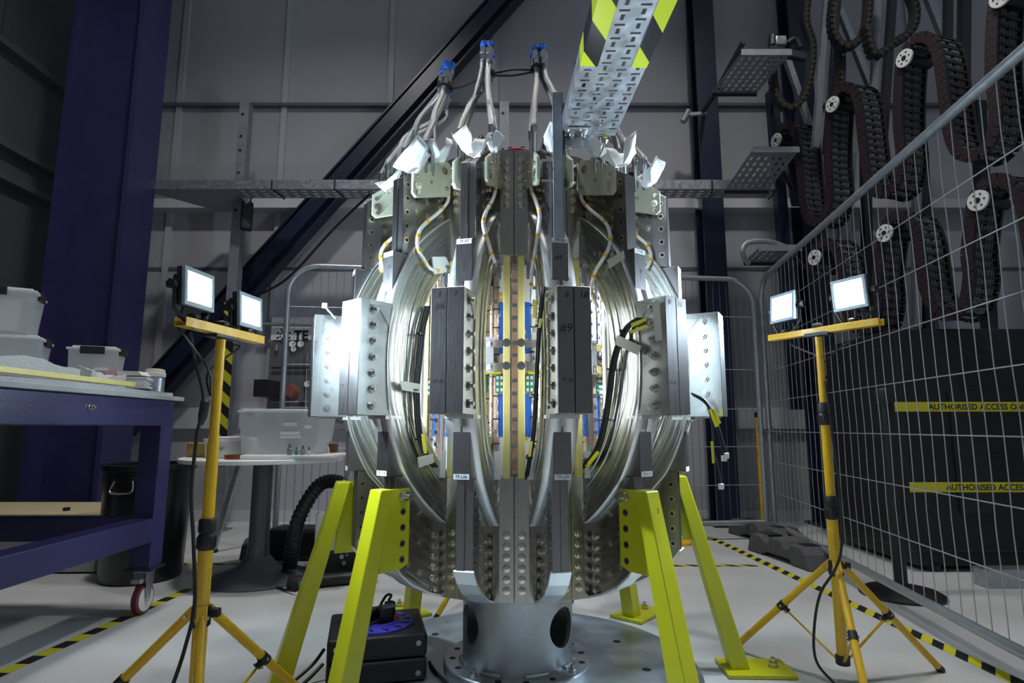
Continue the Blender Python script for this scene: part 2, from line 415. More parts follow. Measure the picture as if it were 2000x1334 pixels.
MB().span((xa-.8, 4.927, z0), (xb, 4.932, z0+.085)).build('side_lip', 'galv', e, smooth=0)
MB().span((xa-.8, 5.128, z0), (xb, 5.133, z0+.085)).build('side_lip', 'galv_dull', e, smooth=0)
MB().prism([(-.8, 0), (0, 0), (0, .55), (-.35, .55)], (xa, 4.93, z0-.004), (1, 0, 0), (0, 1, 0), (0, 0, .004)).build('corner_plate', 'galv_dull', e, smooth=0)
for i in range(9):
    x = xa+.35+i*.55; MB().tube([(x, 4.925, z0+.08), (x, 4.922, z0-.006), (x+.03, 5.05, z0-.007), (x+.03, 5.14, z0-.006)], .008, 6).build('cable_tie', 'black', e)
tag(e, 'long galvanised perforated cable tray running along the back wall', 'cable tray')
c = P(485, 425, 5.15); e = empty('wall_speaker', c)
MB().box((c.x, 5.12, c.z), (.10, .09, .26), .4).build('body', 'black', e, bevel=.02, seg=3)
MB().bar((c.x-.06, 5.2, c.z+.08), (c.x-.02, 5.15, c.z+.03), .03, .03).build('bracket', 'steel_dark', e, smooth=0)
MB().tube(catmull([(c.x-.12, 5.19, c.z+.32), (c.x, 5.16, c.z+.27), (c.x+.02, 5.13, c.z+.13)], 5), .006, 6).build('cable', 'black', e)
tag(e, 'small black speaker box on the slotted upright below the tray', 'speaker')
tag(MB().tube(catmull([P(722, 380, 5.0), P(690, 410, 5.2), P(640, 460, 5.3), P(560, 545, 5.4), P(480, 590, 5.5), P(420, 640, 5.5)], 8), .012, 6).build('hanging_cable', 'black'), 'thin dark cable sagging diagonally from the wall tray', 'cable')
# ------------------------------------------------------------------ mesh fence panels
def fence(A, B, zt, zb, label, nw, hz, ra=.22, wires='wire', wob=.0):
    A = Vector((*A, 0)); B = Vector((*B, 0)); L = (B-A).length; d = (B-A).normalized(); side = Vector((-d.y, d.x, 0)); r = .021
    e = empty('mesh_fence', A)
    def q(s, z, off=0.0): return A+d*s+side*off+Vector((0, 0, z))
    def corner(s0, sg):
        return [q(s0+sg*ra*(1-math.cos(t)), zt-ra*(1-math.sin(t))) for t in [i*math.pi/16 for i in range(9)]]
    pts = [q(0, .05)]+[q(0, zt-ra-.05)]+corner(0, 1)+list(reversed(corner(L, -1)))+[q(L, zt-ra-.05), q(L, .05)]
    MB().tube(pts, r, 12).build('frame_tube', 'tube_steel', e)
    MB().tube([q(0, zb), q(L, zb)], r, 12).build('bottom_rail', 'tube_steel', e)
    proto = None
    for i in range(1, nw):
        s = L*i/nw; h1 = zt-.02
        if s < ra: h1 = zt-ra+math.sqrt(max(0, ra*ra-(ra-s)**2))-.01
        if s > L-ra: h1 = zt-ra+math.sqrt(max(0, ra*ra-(ra-(L-s))**2))-.01
        ph = random.random()*.6
        p = []
        n = 10 if wob else 1
        for k in range(n+1):
            z = zb+(h1-zb)*k/n
            p.append(q(s+wob*math.sin(z*9+ph)*(1 if 0 < k < n else 0), z, .004))
        MB().tube(p, .0022 if wob else .002, 5, False).build('vertical_wire', wires, e)
    for z in hz:
        MB().tube([q(.01, z), q(L-.01, z)], .0028, 5, False).build('horizontal_wire', 'wire', e)
    tag(e, label, 'fence', 'temporary mesh fence panels')
    return q
PB0 = P(556, 700, 4.4); PB1 = P(1478, 700, 4.85)
qb = fence((PB0.x, 4.4), (PB1.x, 4.85), 2.10, .13, 'galvanised mesh fence panel standing across the back behind the magnet', 64, [.42, .72, 1.02, 1.34, 1.78], wires='wire_dark')
FR0 = Vector((2.095, 4.88, 0)); dR = Vector((.133, 1, 0)).normalized()
FR1 = FR0-dR*3.6
qr = fence((FR0.x, FR0.y), (FR1.x, FR1.y), 2.10, .115, 'galvanised mesh fence panel receding along the right side of the photo', 40, [.36, .60, .84, 1.08, 1.32, 1.56, 1.80], wob=.006)
for z in (1.72, .86):
    a = Vector((PB1.x, 4.85, z)); b = Vector((FR0.x, FR0.y, z))
    e = empty('fence_clamp', (a+b)/2)
    MB().bar(a, b, .03, .035).build('clamp_strap', 'galv', e, bevel=.004)
    for c in (a, b): MB().cyl(c-Vector((0, 0, .025)), c+Vector((0, 0, .025)), .027, 12).build('clamp_ring', 'galv', e)
    MB().cyl((a+b)/2-Vector((0, .04, 0)), (a+b)/2+Vector((0, .02, 0)), .01, 6).build('bolt', 'steel', e)
    tag(e, ('upper' if z > 1 else 'lower')+' bolted clamp joining the two mesh fence panels', 'clamp', 'fence clamps')
def fence_foot(cx, cy, rz, label):
    R = Matrix.Rotation(rz, 3, 'Z'); e = empty('ballast_block', (cx, cy, 0)); o = Vector((cx, cy, 0))
    U = R@Vector((1, 0, 0)); V = R@Vector((0, 1, 0))
    prof = [(-.34, 0), (-.16, 0), (-.14, .03), (.14, .03), (.16, 0), (.34, 0), (.31, .09), (.26, .13), (.17, .13), (.13, .10), (.09, .10), (.06, .14), (-.06, .14), (-.09, .10), (-.13, .10), (-.17, .13), (-.26, .13), (-.31, .09)]
    MB().prism(prof, o-V*.11, U, (0, 0, 1), V*.22).build('block', 'grey_rubber', e, smooth=0, bevel=.012)
    for s in (-1, 1): MB().box(o+U*s*.2+Vector((0, 0, .131)), (.10, .10, .004), rz).build('grip_recess', 'black', e, smooth=0)
    tag(e, label, 'fence foot', 'grey fence feet')
fence_foot(1.98, 4.82, math.radians(-78), 'dark grey rubber fence foot under the joined posts')
fence_foot(1.86, 4.12, math.radians(-80), 'dark grey rubber fence foot lying nearer, loose in front of the other')
fence_foot(PB0.x, 4.42, math.radians(90), 'dark grey fence foot below the left post, behind the round table')
yb = P(1494, 1030, 5.2)
e = empty('yellow_bollard', (yb.x, 5.2, 0)); MB().cyl((yb.x, 5.2, 0), (yb.x, 5.2, .98), .03, 14).build('post', 'yellow', e); MB().lathe([(.10, 0), (.10, .02), (.05, .05)], (yb.x, 5.2, 0), 18).build('base', 'black', e)
MB().lathe([(.033, 0), (.033, .04), (.01, .05)], (yb.x, 5.2, .96), 14).build('cap', 'black', e)
tag(e, 'slim yellow barrier post behind the fence joint', 'post')
yb = P(1327, 985, 4.65); e = empty('yellow_bollard', (yb.x, 4.65, 0)); MB().cyl((yb.x, 4.65, .02), (yb.x, 4.65, .62), .026, 14).build('post', 'yellow', e); MB().lathe([(.09, 0), (.09, .02), (.04, .05)], (yb.x, 4.65, 0), 18).build('base', 'yellow', e)
MB().prism([(0, 0), (.05, .005), (.09, .025), (.05, .045), (0, .04)], (yb.x, 4.64, .56), (1, 0, 0), (0, 0, 1), (0, .02, 0)).build('hook', 'yellow', e, bevel=.003)
tag(e, 'short yellow post with a hook just right of the magnet, behind its leg', 'post')
# ------------------------------------------------------------------ belt barrier with lettering
e = empty('belt_barrier', G(1762, 1165))
bp = G(1762, 1163); bx, by = bp.x, bp.y
MB().lathe([(.20, 0), (.20, .012), (.17, .03), (.05, .05)], (bx, by, 0), 32).build('base', 'black', e)
MB().cyl((bx, by, .04), (bx, by, 1.06), .032, 18).build('post', 'black', e)
MB().lathe([(.04, 0), (.045, .01), (.045, .07), (.035, .085)], (bx, by, 1.0), 18).build('belt_head', 'black', e)
for zc, u0, txt in ((P(1740, 795, by).z, 1738, 0), (P(1752, 950, by).z, 1752, 1)):
    x0 = P(u0, 800, by).x
    b_ = MB().span((x0, by-.045, zc-.026), (x0+2.0, by-.0435, zc+.026)).build('belt', 'belt', e, smooth=0)
    text('AUTHORISED ACCESS ONLY', .0435, (P(1802 if txt == 0 else 1820, 795, by).x, by-.046, zc-.002), (1, 0, 0), (0, 0, 1), 'ink', b_, align='LEFT', bold=.0009)
tag(e, 'black post barrier with two yellow belts lettered AUTHORISED ACCESS ONLY', 'barrier')
# ------------------------------------------------------------------ black cabinet behind the fence
e = empty('equipment_cabinet', (3.3, 4.1, 0))
MB().span((2.45, 3.75, .12), (4.6, 4.75, 1.50)).build('body', 'cabinet', e, smooth=0, bevel=.01)
MB().span((2.5, 3.8, .03), (4.55, 4.7, .12)).build('plinth', 'black', e, smooth=0)
for x in (2.6, 3.4, 4.3): MB().cyl((x, 3.82, 0), (x, 3.82, .04), .04, 12).build('foot', 'steel_dark', e)
for j, (x0, x1, z) in enumerate(((2.9, 3.6, 1.3), (2.9, 3.6, 1.0), (2.9, 3.6, .7))):
    MB().span((x0, 3.742, z), (x1, 3.752, z+.012)).build('trim_line', 'steel_dark', e, smooth=0)
MB().span((2.75, 3.735, .35), (2.95, 3.752, 1.1)).build('access_panel', 'black', e, smooth=0, bevel=.004)
tag(e, 'large black equipment cabinet behind the right mesh fence', 'cabinet')
tag(MB().span((2.6, 3.4, 0), (4.2, 3.5, .10)).build('aluminium_profile', 'galv', None, smooth=0, bevel=.006), 'bare aluminium profile lying on the floor by the black cabinet', 'profile')
# ------------------------------------------------------------------ cable-chain rack
H0 = Vector((2.42, 5.0, 3.44)); pd = Vector((.18, -.58, 0)).normalized(); wd = Vector((-pd.y, pd.x, 0))*1.0   # wd points right and away
lm = MB()
PITCH, CW = .056, .21
lm.mat(0)
for s in (0, 1): lm.box((0, s*CW, 0), (.072, .018, .054))
lm.box((.026, CW/2, 0), (.008, CW, .016)); lm.box((-.026, CW/2, 0), (.008, CW, .016)); lm.box((0, CW*.5, 0), (.056, .006, .03))
lm.mat(1)
for k in range(7): lm.box((0, .03+k*.026, 0), (.03, .016 if k % 3 else .010, .055))
lm.mat(2)
for a, b in ((-.018, -.012), (.004, .012), (.022, -.016)): lm.box((a, -.0095, b), (.007, .0025, .013))
link0 = lm.build('chain_link', ['chain', 'chain_cable', 'red_dot'], None, keep=True, smooth=0); link_me = link0.data; bpy.data.objects.remove(link0)
def chain(pts, o, label, hubs, wdir, udir, group='festooned black cable chains'):
    """pts: 2D path (along, height)"""
    e = empty('cable_chain', o); pl = catmull([Vector((a, b, 0)) for a, b in pts], 16)
    acc = 0.0; nxt = 0.0
    for i in range(len(pl)-1):
        seg = pl[i+1]-pl[i]; L = seg.length
        while nxt <= acc+L:
            t = (nxt-acc)/L; p = pl[i]+seg*t
            tang = (udir*seg.x+Vector((0, 0, 1))*seg.y).normalized(); nor = wdir.cross(tang)
            lo = bpy.data.objects.new('chain_link', link_me); C.objects.link(lo); lo.parent = e
            M4 = Matrix((nor, wdir, tang)).transposed().to_4x4(); M4.translation = udir*p.x+Vector((0, 0, p.y))
            lo.matrix_local = M4; nxt += PITCH
        acc += L
    for a, b, r in hubs:
        c = Vector(o)+udir*a+Vector((0, 0, b))
        hb = MB().cyl(c-wdir*.035, c-wdir*.02, r, 24).build('hub_disc', 'white', e)
        MB().cyl(c-wdir*.038, c-wdir*.034, r*.28, 12).build('hub_bore', 'hole', hb)
        for k in range(6):
            q_ = c+(udir*math.cos(k*math.pi/3)+Vector((0, 0, math.sin(k*math.pi/3))))*r*.62
            MB().cyl(q_-wdir*.037, q_-wdir*.034, r*.10, 8).build('hub_hole', 'hole', hb)
        MB().cyl(c-wdir*.02, c+wdir*CW, r*.55, 16).build('roller', 'black', e)
    return tag(e, label, 'cable chain', group)
sp_ = .63
def serp(n, leg, start=0.0, hb=.0):
    pts = []; hubs = []
    for k in range(n):
        a = start+k*sp_
        pts += [(a-.13, -.10), (a-.09, .02), (a, .085), (a+.10, .03), (a+.15, -.12), (a+.16, -leg*.55), (a+.17, -leg+.14), (a+.22, -leg), (a+.31, -leg-.05), (a+.40, -leg), (a+.45, -leg+.16), (a+.455, -leg*.5)]
        hubs.append((a-.06, -.02, .062))
    return pts, hubs
pts, hubs = serp(4, .86); chain(pts, H0+Vector((.02, 0, .03)), 'upper row of looped black cable chain with white hubs', hubs, wd, pd)
pts, hubs = serp(4, .62); chain(pts, Vector((2.47, 4.55, 2.24)), 'lower row of looped black cable chain behind the fence wires', hubs, wd, pd)
# thin chains hanging in U loops above, facing the viewer
lm = MB(); lm.mat(0); lm.box((0, 0, 0), (.055, .06, .05)); lm.box((.02, 0, 0), (.02, .075, .035)); lm.mat(1); lm.box((.0, -.0312, .0), (.006, .003, .016))
l2 = lm.build('chain_link', ['chain', 'chain_mark'], None, keep=True, smooth=0); thin_me = l2.data; bpy.data.objects.remove(l2)
def uchain(uv, Y, label):
    o = P(*uv[0], Y); e = empty('cable_chain', o); pl = catmull([P(u, v, Y) for u, v in uv], 10); acc = 0; nxt = 0
    for i in range(len(pl)-1):
        seg = pl[i+1]-pl[i]; L = seg.length
        while nxt <= acc+L:
            p = pl[i]+seg*((nxt-acc)/L); tg = seg.normalized(); wv = Vector((0, 1, 0)); nor = wv.cross(tg)
            lo = bpy.data.objects.new('chain_link', thin_me); C.objects.link(lo); lo.parent = e
            M4 = Matrix((nor, wv, tg)).transposed().to_4x4(); M4.translation = p-o; lo.matrix_local = M4; nxt += .05
        acc += L
    tag(e, label, 'cable chain', 'slim hanging cable chains')
uchain([(1512, 95), (1510, 150), (1520, 195), (1542, 212), (1565, 195), (1580, 150), (1585, 90), (1572, 40), (1580, -30)], 4.7, 'slim black chain hanging in a U beside the perforated shelf')
uchain([(1632, -30), (1625, 40), (1632, 75), (1652, 92), (1680, 75), (1692, 40), (1696, -30)], 4.35, 'slim black chain looping below the top edge, between grey posts')
uchain([(1692, 60), (1700, 95), (1712, 108), (1745, 85), (1778, 60), (1785, 20), (1770, -20)], 4.2, 'slim black chain with yellow marks beside the bright diagonal')
uchain([(1640, 90), (1642, 130), (1640, 190)], 4.45, 'short slim black chain with yellow marks hanging above a hub')
# rack steelwork
e = empty('chain_rack', (2.6, 4.6, 0))
def post(u0, v0, u1, v1, Y, wpx, m='steel_dark'):
    p0, p1 = P(u0, v0, Y), P(u1, v1, Y); k = wpx*Y/FPX
    MB().bar(p0, p1, k, k, (0, -1, 0)).build('post', m, e, smooth=0)
post(1507, 180, 1556, 800, 5.15, 20, 'navy'); post(1616, -40, 1592, 290, 4.75, 12, 'galv_dull'); post(1640, -40, 1612, 300, 4.75, 10, 'steel_dark')
post(1715, -40, 1700, 330, 4.5, 12, 'galv_dull'); post(1745, -40, 1722, 300, 4.5, 14, 'steel_dark'); post(1852, -40, 1850, 120, 4.3, 14, 'steel_dark'); post(1884, -40, 1880, 300, 4.3, 18, 'steel_dark')
def brace(u0, v0, u1, v1, Y, wpx, m='galv'):
    k = wpx*Y/FPX; MB().bar(P(u0, v0, Y), P(u1, v1, Y), k, .05, (0, -1, 0)).build('brace', m, e, smooth=0)
brace(1533, 105, 1590, 270, 5.0, 12); brace(1640, 20, 1700, 170, 5.1, 12); brace(1790, -60, 1850, 90, 5.0, 15); brace(1660, 300, 1640, 560, 5.0, 22, 'galv_dull'); brace(1790, 330, 1790, 640, 4.9, 14, 'galv_dull')
post(1690, 300, 1700, 900, 5.2, 16, 'steel_dark'); post(1800, 300, 1820, 900, 5.1, 18, 'steel_dark'); post(1910, 200, 1945, 900, 4.9, 20, 'steel_dark')
tag(e, 'dark steel posts and bright diagonal braces of the cable chain rack', 'rack')
def shelf(u0, u1, v_front, v_back, Y0, Y1, label, n, skew=0):
    """perforated tray seen from below"""
    a, b = P(u0, v_front, Y0), P(u1, v_front, Y0); e = empty('perforated_shelf', a); hl = []; L = (b-a).length
    c = P(u0+skew, v_back, Y1); dv = c-a; D = dv.length; x = .03
    while x < L-.04:
        y = .04
        while y < D-.06: hl.append((x, x+.02, y, y+.035)); y += .06
        x += .06
    perf(MB(), 0, L, 0, D, hl, a, (b-a).normalized(), dv.normalized()).build('tray_floor', 'galv_dull', e, smooth=0, solid=.003)
    MB().bar(a, b, .006, .06).build('lip', 'steel_dark', e, smooth=0); MB().bar(a+dv, b+dv, .006, .05).build('lip', 'galv_dull', e, smooth=0)
    MB().bar(b+dv*.5, Vector((b.x+.28, 5.10, b.z+dv.z*.5)), .03, .03).build('support_arm', 'steel_dark', e, smooth=0)
    tag(e, label, 'shelf'); return a, b, dv, e
a, b, dv, e = shelf(1390, 1478, 182, 102, 4.75, 4.2, 'dark perforated shelf held out high at the top right', 5, 58)
MB().bar(P(1372, 218, 4.95), P(1398, 180, 4.8), .03, .035).build('arm', 'steel_dark', e, smooth=0); MB().bar(P(1398, 180, 4.8), P(1452, 82, 4.3), .03, .035).build('arm', 'steel_dark', e, smooth=0)
MB().bar(P(1336, 224, 5.3), P(1378, 222, 5.3), .03, .03).build('wall_bracket', 'galv_dull', e, smooth=0); MB().bar(P(1372, 218, 4.95), P(1376, 222, 5.45), .03, .03).build('wall_bracket', 'galv_dull', e, smooth=0); MB().cyl(P(1334, 238, 5.3), P(1345, 216, 5.3), .03, 8).build('knuckle', 'galv_dull', e)
shelf(1415, 1500, 372, 292, 4.95, 4.55, 'sloped grey perforated tray section joining the wall tray to the rack', 5, 55)
shelf(1452, 1530, 512, 484, 4.9, 4.5, 'small grey perforated tray low beside the fence corner', 4, 30)
tag(MB().tube(catmull([P(1462, 515, 4.75), P(1450, 494, 4.7), P(1460, 475, 4.7), P(1500, 472, 4.7), P(1540, 485, 4.7)], 6), .022, 8).build('cable_bundle', 'galv_dull'), 'grey cable bundle arching over the small low tray', 'cable')
e = empty('valve_block', P(1525, 85, 4.5)); c = P(1525, 90, 4.5)
MB().bar(P(1500, 98, 4.4), P(1572, 112, 4.4), .05, .06).build('bracket', 'steel_dark', e, smooth=0); MB().box(c+Vector((-.01, 0, .03)), (.09, .08, .08)).build('body', 'galv', e, bevel=.008)
MB().tube(catmull([c+Vector((.05, 0, .02)), c+Vector((.12, 0, .06)), c+Vector((.16, 0, -.02))], 5), .025, 8).build('hose', 'black', e); MB().cyl(c+Vector((-.07, 0, .0)), c+Vector((-.06, 0, .09)), .035, 12).build('motor', 'black', e)
tag(e, 'small metal block on a dark bracket beside the high shelf', 'bracket')
# ================================================================== THE MAGNET
AX, AY, ZC = .0204, 2.2994, 1.0764
DE, AL = -.0334, math.pi/7
TA = math.tan(AL/2)
mag = empty('magnet_assembly', (AX, AY, 0)); tag(mag, 'large bolted steel and aluminium magnet cage on a round pedestal', 'magnet')
def az(k): return k*AL+DE
def rz_of(k, s, u, v):
    a = az(k); n = Vector((math.cos(a), math.sin(a), 0)); e_ = Vector((math.sin(a), -math.cos(a), 0)); o = Vector((AX, AY, 0))
    r = ray(u, v); c = Vector((0, 0, CAMH)); t = (s-(c-o).dot(n))/r.dot(n); p = c+r*t
    return (p-o).dot(e_), p.z-ZC
def W(k, r, s, z):
    a = az(k); return Vector((AX+r*math.sin(a)+s*math.cos(a), AY-r*math.cos(a)+s*math.sin(a), ZC+z))
# ---- prototype limb in its own frame: x = radius, y = across, z = height from the mid plane
lf = {}
outer = [(.25, .53), (.354, .522), (.41, .505), (.48, .45), (.535, .395), (.572, .35), (.607, .28), (.637, .20), (.655, .11), (.662, 0)]
bore = [(.20, .425), (.27, .415), (.33, .392), (.375, .36), (.42, .318), (.46, .267), (.493, .208), (.515, .145), (.526, .07), (.530, 0)]
def mirror(p): return p+[(a, -b) for a, b in reversed(p[:-1])]
def smooth2(p, n): return [(q.x, q.y) for q in catmull([Vector((a, b, 0)) for a, b in p], n)]
oc = smooth2(mirror(outer), 5); bc = smooth2(mirror(bore), 5)
HW = .0455
def ring_mesh():
    # cross-section loop: (t 0..1 from bore to rim, half thickness)
    terr = [(0, .030), (.06, .0375), (.20, .0375), (.215, .0345), (.36, .0345), (.375, .0315), (.52, .0315), (.535, .0345), (.66, .0345), (.675, .0385), (.80, .0385), (.815, .0425), (.93, .0425), (.945, HW), (1, HW)]
    loop = terr+[(1, .0022), (.985, .0018), (.985, -.0018), (1, -.0022)]+[(t, -s) for t, s in reversed(terr)]
    mb = MB(); n = len(loop); vs = []; fs = []
    for (a, b), (c, d) in zip(bc, oc):
        for t, s in loop: vs.append((a+(c-a)*t, s, b+(d-b)*t))
    for i in range(len(bc)-1):
        for k in range(n): fs.append((i*n+k, i*n+(k+1) % n, (i+1)*n+(k+1) % n, (i+1)*n+k))
    fs.append(tuple(range(n))); fs.append(tuple((len(bc)-1)*n+k for k in range(n)))
    return mb.add(vs, fs)
limb0 = ring_mesh().build('coil_limb', 'milled', mag, keep=True, smooth=28)
def lp(mb, name, m, keep=True, **kw):
    o = mb.build(name, m, limb0, keep=keep, **kw); return o
O[limb0] = Vector((0, 0, 0))
def ext_y(poly, y0, y1): return MB().prism(poly, (0, y0, 0), (1, 0, 0), (0, 0, 1), (0, y1-y0, 0))
T = .047
# outer blocks (two halves with a seam), recessed ledge for the nuts
for s in (-1, 1):
    m = MB(); a, b = sorted((s*.0007, s*T))
    m.span((.738, a, -.17), (.7634, b, .17))
    a, b = sorted((s*.0007, s*.0405)); m.span((.636, a, -.17), (.739, b, .17))
    lp(m, 'outer_block', 'extruded', smooth=0, bevel=.0012, seg=1)
    lp(MB().span((.64, min(s*.0404, s*.0412), -.155), (.738, max(s*.0404, s*.0412), .155)), 'ledge_face', 'plate_bright', smooth=0)
    lp(MB().span((.7385, min(s*.0469, s*.0474), -.169), (.7622, max(s*.0469, s*.0474), .169)), 'ledge_face', 'plate_bright', smooth=0)
    # milled ledge plates around the ledge
    for z0, z1 in ((.155, .17), (-.17, -.155)):
        a, b = sorted((s*.04, s*T)); lp(MB().span((.65, a, z0), (.739, b, z1)), 'ledge_rib', 'plate_bright', smooth=0)
    lp(MB().prism([(.652, .155), (.700, .155), (.655, .095), (.646, .10)], (0, s*.040, 0), (1, 0, 0), (0, 0, 1), (0, s*.0045, 0)), 'ledge_gusset', 'plate_bright', smooth=0)
# case bars
lp(MB().span((.55, -.026, .168), (.6345, .026, .3465)), 'case_bar', 'extruded', smooth=0, bevel=.0015, seg=1)
lp(MB().span((.55, -.026, -.3495), (.6345, .026, -.171)), 'case_bar', 'extruded', smooth=0, bevel=.0015, seg=1)
for z in (-.1755,): lp(MB().span((.60, -.044, z-.005), (.66, .044, z+.005)), 'ledge_strip', 'rim', smooth=0)
rimc = [(c, d) for c, d in oc]
# bright outer rim strip following the curve (both ways, either side of the bars)
for sg in (1, -1):
    seg = [(c, d) for c, d in oc if sg*d > .165 and c > .36]
    for s in (-1, 1):
        m = MB(); vs = []; fs = []
        for i, (c, d) in enumerate(seg):
            for y in (s*.0030, s*.0452): vs += [(c+.0015, y, d)]
            if i: fs.append((2*i-2, 2*i-1, 2*i+1, 2*i))
        m.add(vs, fs); lp(m, 'rim_strip', 'rim', smooth=40, solid=.003)
# upper and lower yokes: thin web, thick edge bars with cross holes, clamp plates at the core
ub = [(.398, .7235), (.44, .715), (.600, .60), (.600, .345), (.575, .350), (.535, .398), (.48, .452), (.41, .507), (.398, .512)]
lb = [(.398, -.733), (.46, -.712), (.53, -.676), (.575, -.638), (.600, -.598), (.600, -.348), (.575, -.350), (.535, -.398), (.48, -.452), (.41, -.507), (.398, -.512)]
WB = .013
ebu = [(.548, .375), (.575, .350), (.605, .345), (.605, .60), (.548, .640)]
ebl = [(.548, -.375), (.575, -.352), (.605, -.350), (.605, -.598), (.575, -.638), (.548, -.661)]
for sgn, poly, eb in ((1, ub, ebu), (-1, lb, ebl)):
    lp(ext_y(poly, -WB, WB), 'yoke_web', 'milled_plate', smooth=0, bevel=.0012, seg=1)
    for s in (-1, 1):
        pl = [(a_-(.004 if s > 0 and a_ > .6 else 0), b_) for a_, b_ in eb]
        lp(ext_y(pl, *sorted((s*.0006, s*.0245))), 'edge_bar', 'extruded', smooth=0, bevel=.0012, seg=1)
        for i in range(5):
            z = sgn*(.392+.047*i)
            hb_ = lp(MB().cyl((.583, s*.0240, z), (.583, s*.0252, z), .0098, 14), 'hole_liner', 'bolt')
            lp(MB().cyl((.583, s*.0240, z), (.583, s*.0256, z), .0062, 12), 'bolt_hole', 'hole')
# rounded bright foot edge under the lower web
ft_ = [(.605, -.598), (.575, -.638), (.53, -.676), (.46, -.712), (.40, -.733)]
m = MB(); vs = []; fs = []
for i, (c_, d_) in enumerate(ft_):
    vs += [(c_, -.030, d_-.002), (c_, .030, d_-.002)]
    if i: fs.append((2*i-2, 2*i-1, 2*i+1, 2*i))
m.add(vs, fs); lp(m, 'foot_edge', 'rim', smooth=0, solid=.006)
# wedges meeting in the core
wc = .0006
pw = [(.12, .12*TA-wc), (.3997, .0912-wc), (.4103, .0468), (.4103, -.0468), (.3997, -.0912+wc), (.12, -.12*TA+wc)]
for z0, z1 in ((.358, .724), (-.734, -.358)):
    lp(MB().prism(pw, (0, 0, z0), (1, 0, 0), (0, 1, 0), (0, 0, z1-z0)), 'core_wedge', 'core', smooth=0, bevel=.001, seg=1)
# lifting eye plate on top
ey = MB().prism([(.40, .70), (.56, .62), (.56, .65), (.50, .735), (.485, .748), (.465, .748), (.45, .735)], (0, -.006, 0), (1, 0, 0), (0, 0, 1), (0, .012, 0))
lp(ey, 'lifting_eye', 'plate_metal', smooth=0, bevel=.002)
lp(MB().cyl((.475, -.0066, .715), (.475, .0066, .715), .014, 16), 'eye_bore', 'hole')
# ---- fasteners (shared meshes)
def proto(mb, name, m, **kw):
    o = mb.build(name, m, None, keep=True, **kw); me = o.data; bpy.data.objects.remove(o); return me
X, Yv, Zv = Vector((1, 0, 0)), Vector((0, 1, 0)), Vector((0, 0, 1))
m = MB(); m.lathe([(.0118, 0), (.0118, .0022), (.0112, .0026)], n=16); m.prism(hexpoly(.0105), (0, 0, .002), X, Yv, (0, 0, .0065)); m.lathe([(.0086, 0), (.0086, .0015), (.006, .0022)], (0, 0, .0083), 12)
bolt_me = proto(m, 'bolt_head', 'bolt')
m = MB(); m.lathe([(.0135, 0), (.0135, .0025)], n=16); m.prism(hexpoly(.0115), (0, 0, .0025), X, Yv, (0, 0, .009)); m.cyl((0, 0, .011), (0, 0, .021), .0062, 12)
nut_me = proto(m, 'nut', 'steel')
m = MB(); m.lathe([(.010, 0), (.010, .0016), (.0045, .0018), (.0045, .003), (.002, .0034)], n=18)
pin_me = proto(m, 'dowel_pin', 'bolt')
def place(me, name, parent, p, axis, roll=0.0):
    z = Vector(axis).normalized(); x = z.orthogonal().normalized(); x = Matrix.Rotation(roll, 3, z)@x; y = z.cross(x)
    o = bpy.data.objects.new(name, me); C.objects.link(o); o.parent = parent
    M4 = Matrix((x, y, z)).transposed().to_4x4(); M4.translation = Vector(p)-O[parent]; o.matrix_local = M4
    O[o] = Vector(p); return o
def fasteners(limb, sides):
    for s in sides:
        for i in range(7): place(nut_me, 'nut', limb, (.712, s*.0405, .142-.0473*i), (0, s, 0), random.random())
        fn = Vector((math.cos(AL/2), s*math.sin(AL/2), 0)); ft = Vector((math.sin(AL/2), -s*math.cos(AL/2), 0)); f0 = Vector((.41*math.cos(AL/2), s*.41*math.sin(AL/2), 0))
        for i in range(6):
            zu, zl = .685-.031*i, -.535-.0325*i
            for z in (zu, zl):
                place(bolt_me, 'bolt_head', limb, f0+ft*.0235+Vector((0, 0, z)), fn, random.random())
                place(bolt_me, 'bolt_head', limb, (.428, s*WB, z-.012), (0, s, 0), random.random())
        for r, z in ((.535, -.425), (.492, -.470), (.535, -.525), (.490, -.56), (.535, -.62), (.488, -.65), (.53, .445), (.49, .50), (.535, .50), (.49, .55)):
            place(pin_me, 'dowel_pin', limb, (r, s*WB, z), (0, s, 0))
# insulating plates with hose notches
gp = [(.425, .60), (.435, .575), (.575, .530), (.590, .542), (.590, .615), (.545, .650), (.545, .628), (.530, .633), (.530, .660), (.515, .668), (.515, .640), (.498, .645), (.498, .68), (.44, .70), (.425, .69)]
def grp_plate(limb, s):
    MB().span((.47, min(s*WB, s*T), .57), (.545, max(s*WB, s*T), .625)).build('spacer_block', 'plate_metal', limb, keep=True, smooth=0)
    g = MB().prism(gp, (0, s*T, 0), X, Zv, (0, s*.012, 0)).build('insulating_plate', 'grp', limb, keep=True, smooth=0, bevel=.003)
    for r, z in ((.455, .66), (.57, .57)): 
        place(pin_me, 'dowel_pin', g, (r, s*(T+.012), z), (0, s, 0)).scale = (1.3, 1.3, 1.5)
    for r, z in ((.445, .60), (.51, .60), (.575, .60), (.57, .548)): place(nut_me, 'nut', g, (r, s*(T+.0115), z), (0, s, 0)).scale = (.55, .55, .5)
LABU = {-.5: 'TF-07', .5: 'TF-06', -1.5: 'TF-08', 1.5: 'TF-05'}
LABL = {-.5: 'TF-L06', .5: 'TF-L09', -1.5: 'TF-L10', 1.5: 'TF-L12'}
for s in (-1, 1): pass
ks = [-.5, .5, -1.5, 1.5, -2.5, 2.5, -3.5, 3.5, -4.5, 4.5, -5.5, 5.5, -6.5, 6.5]
limbs = {}
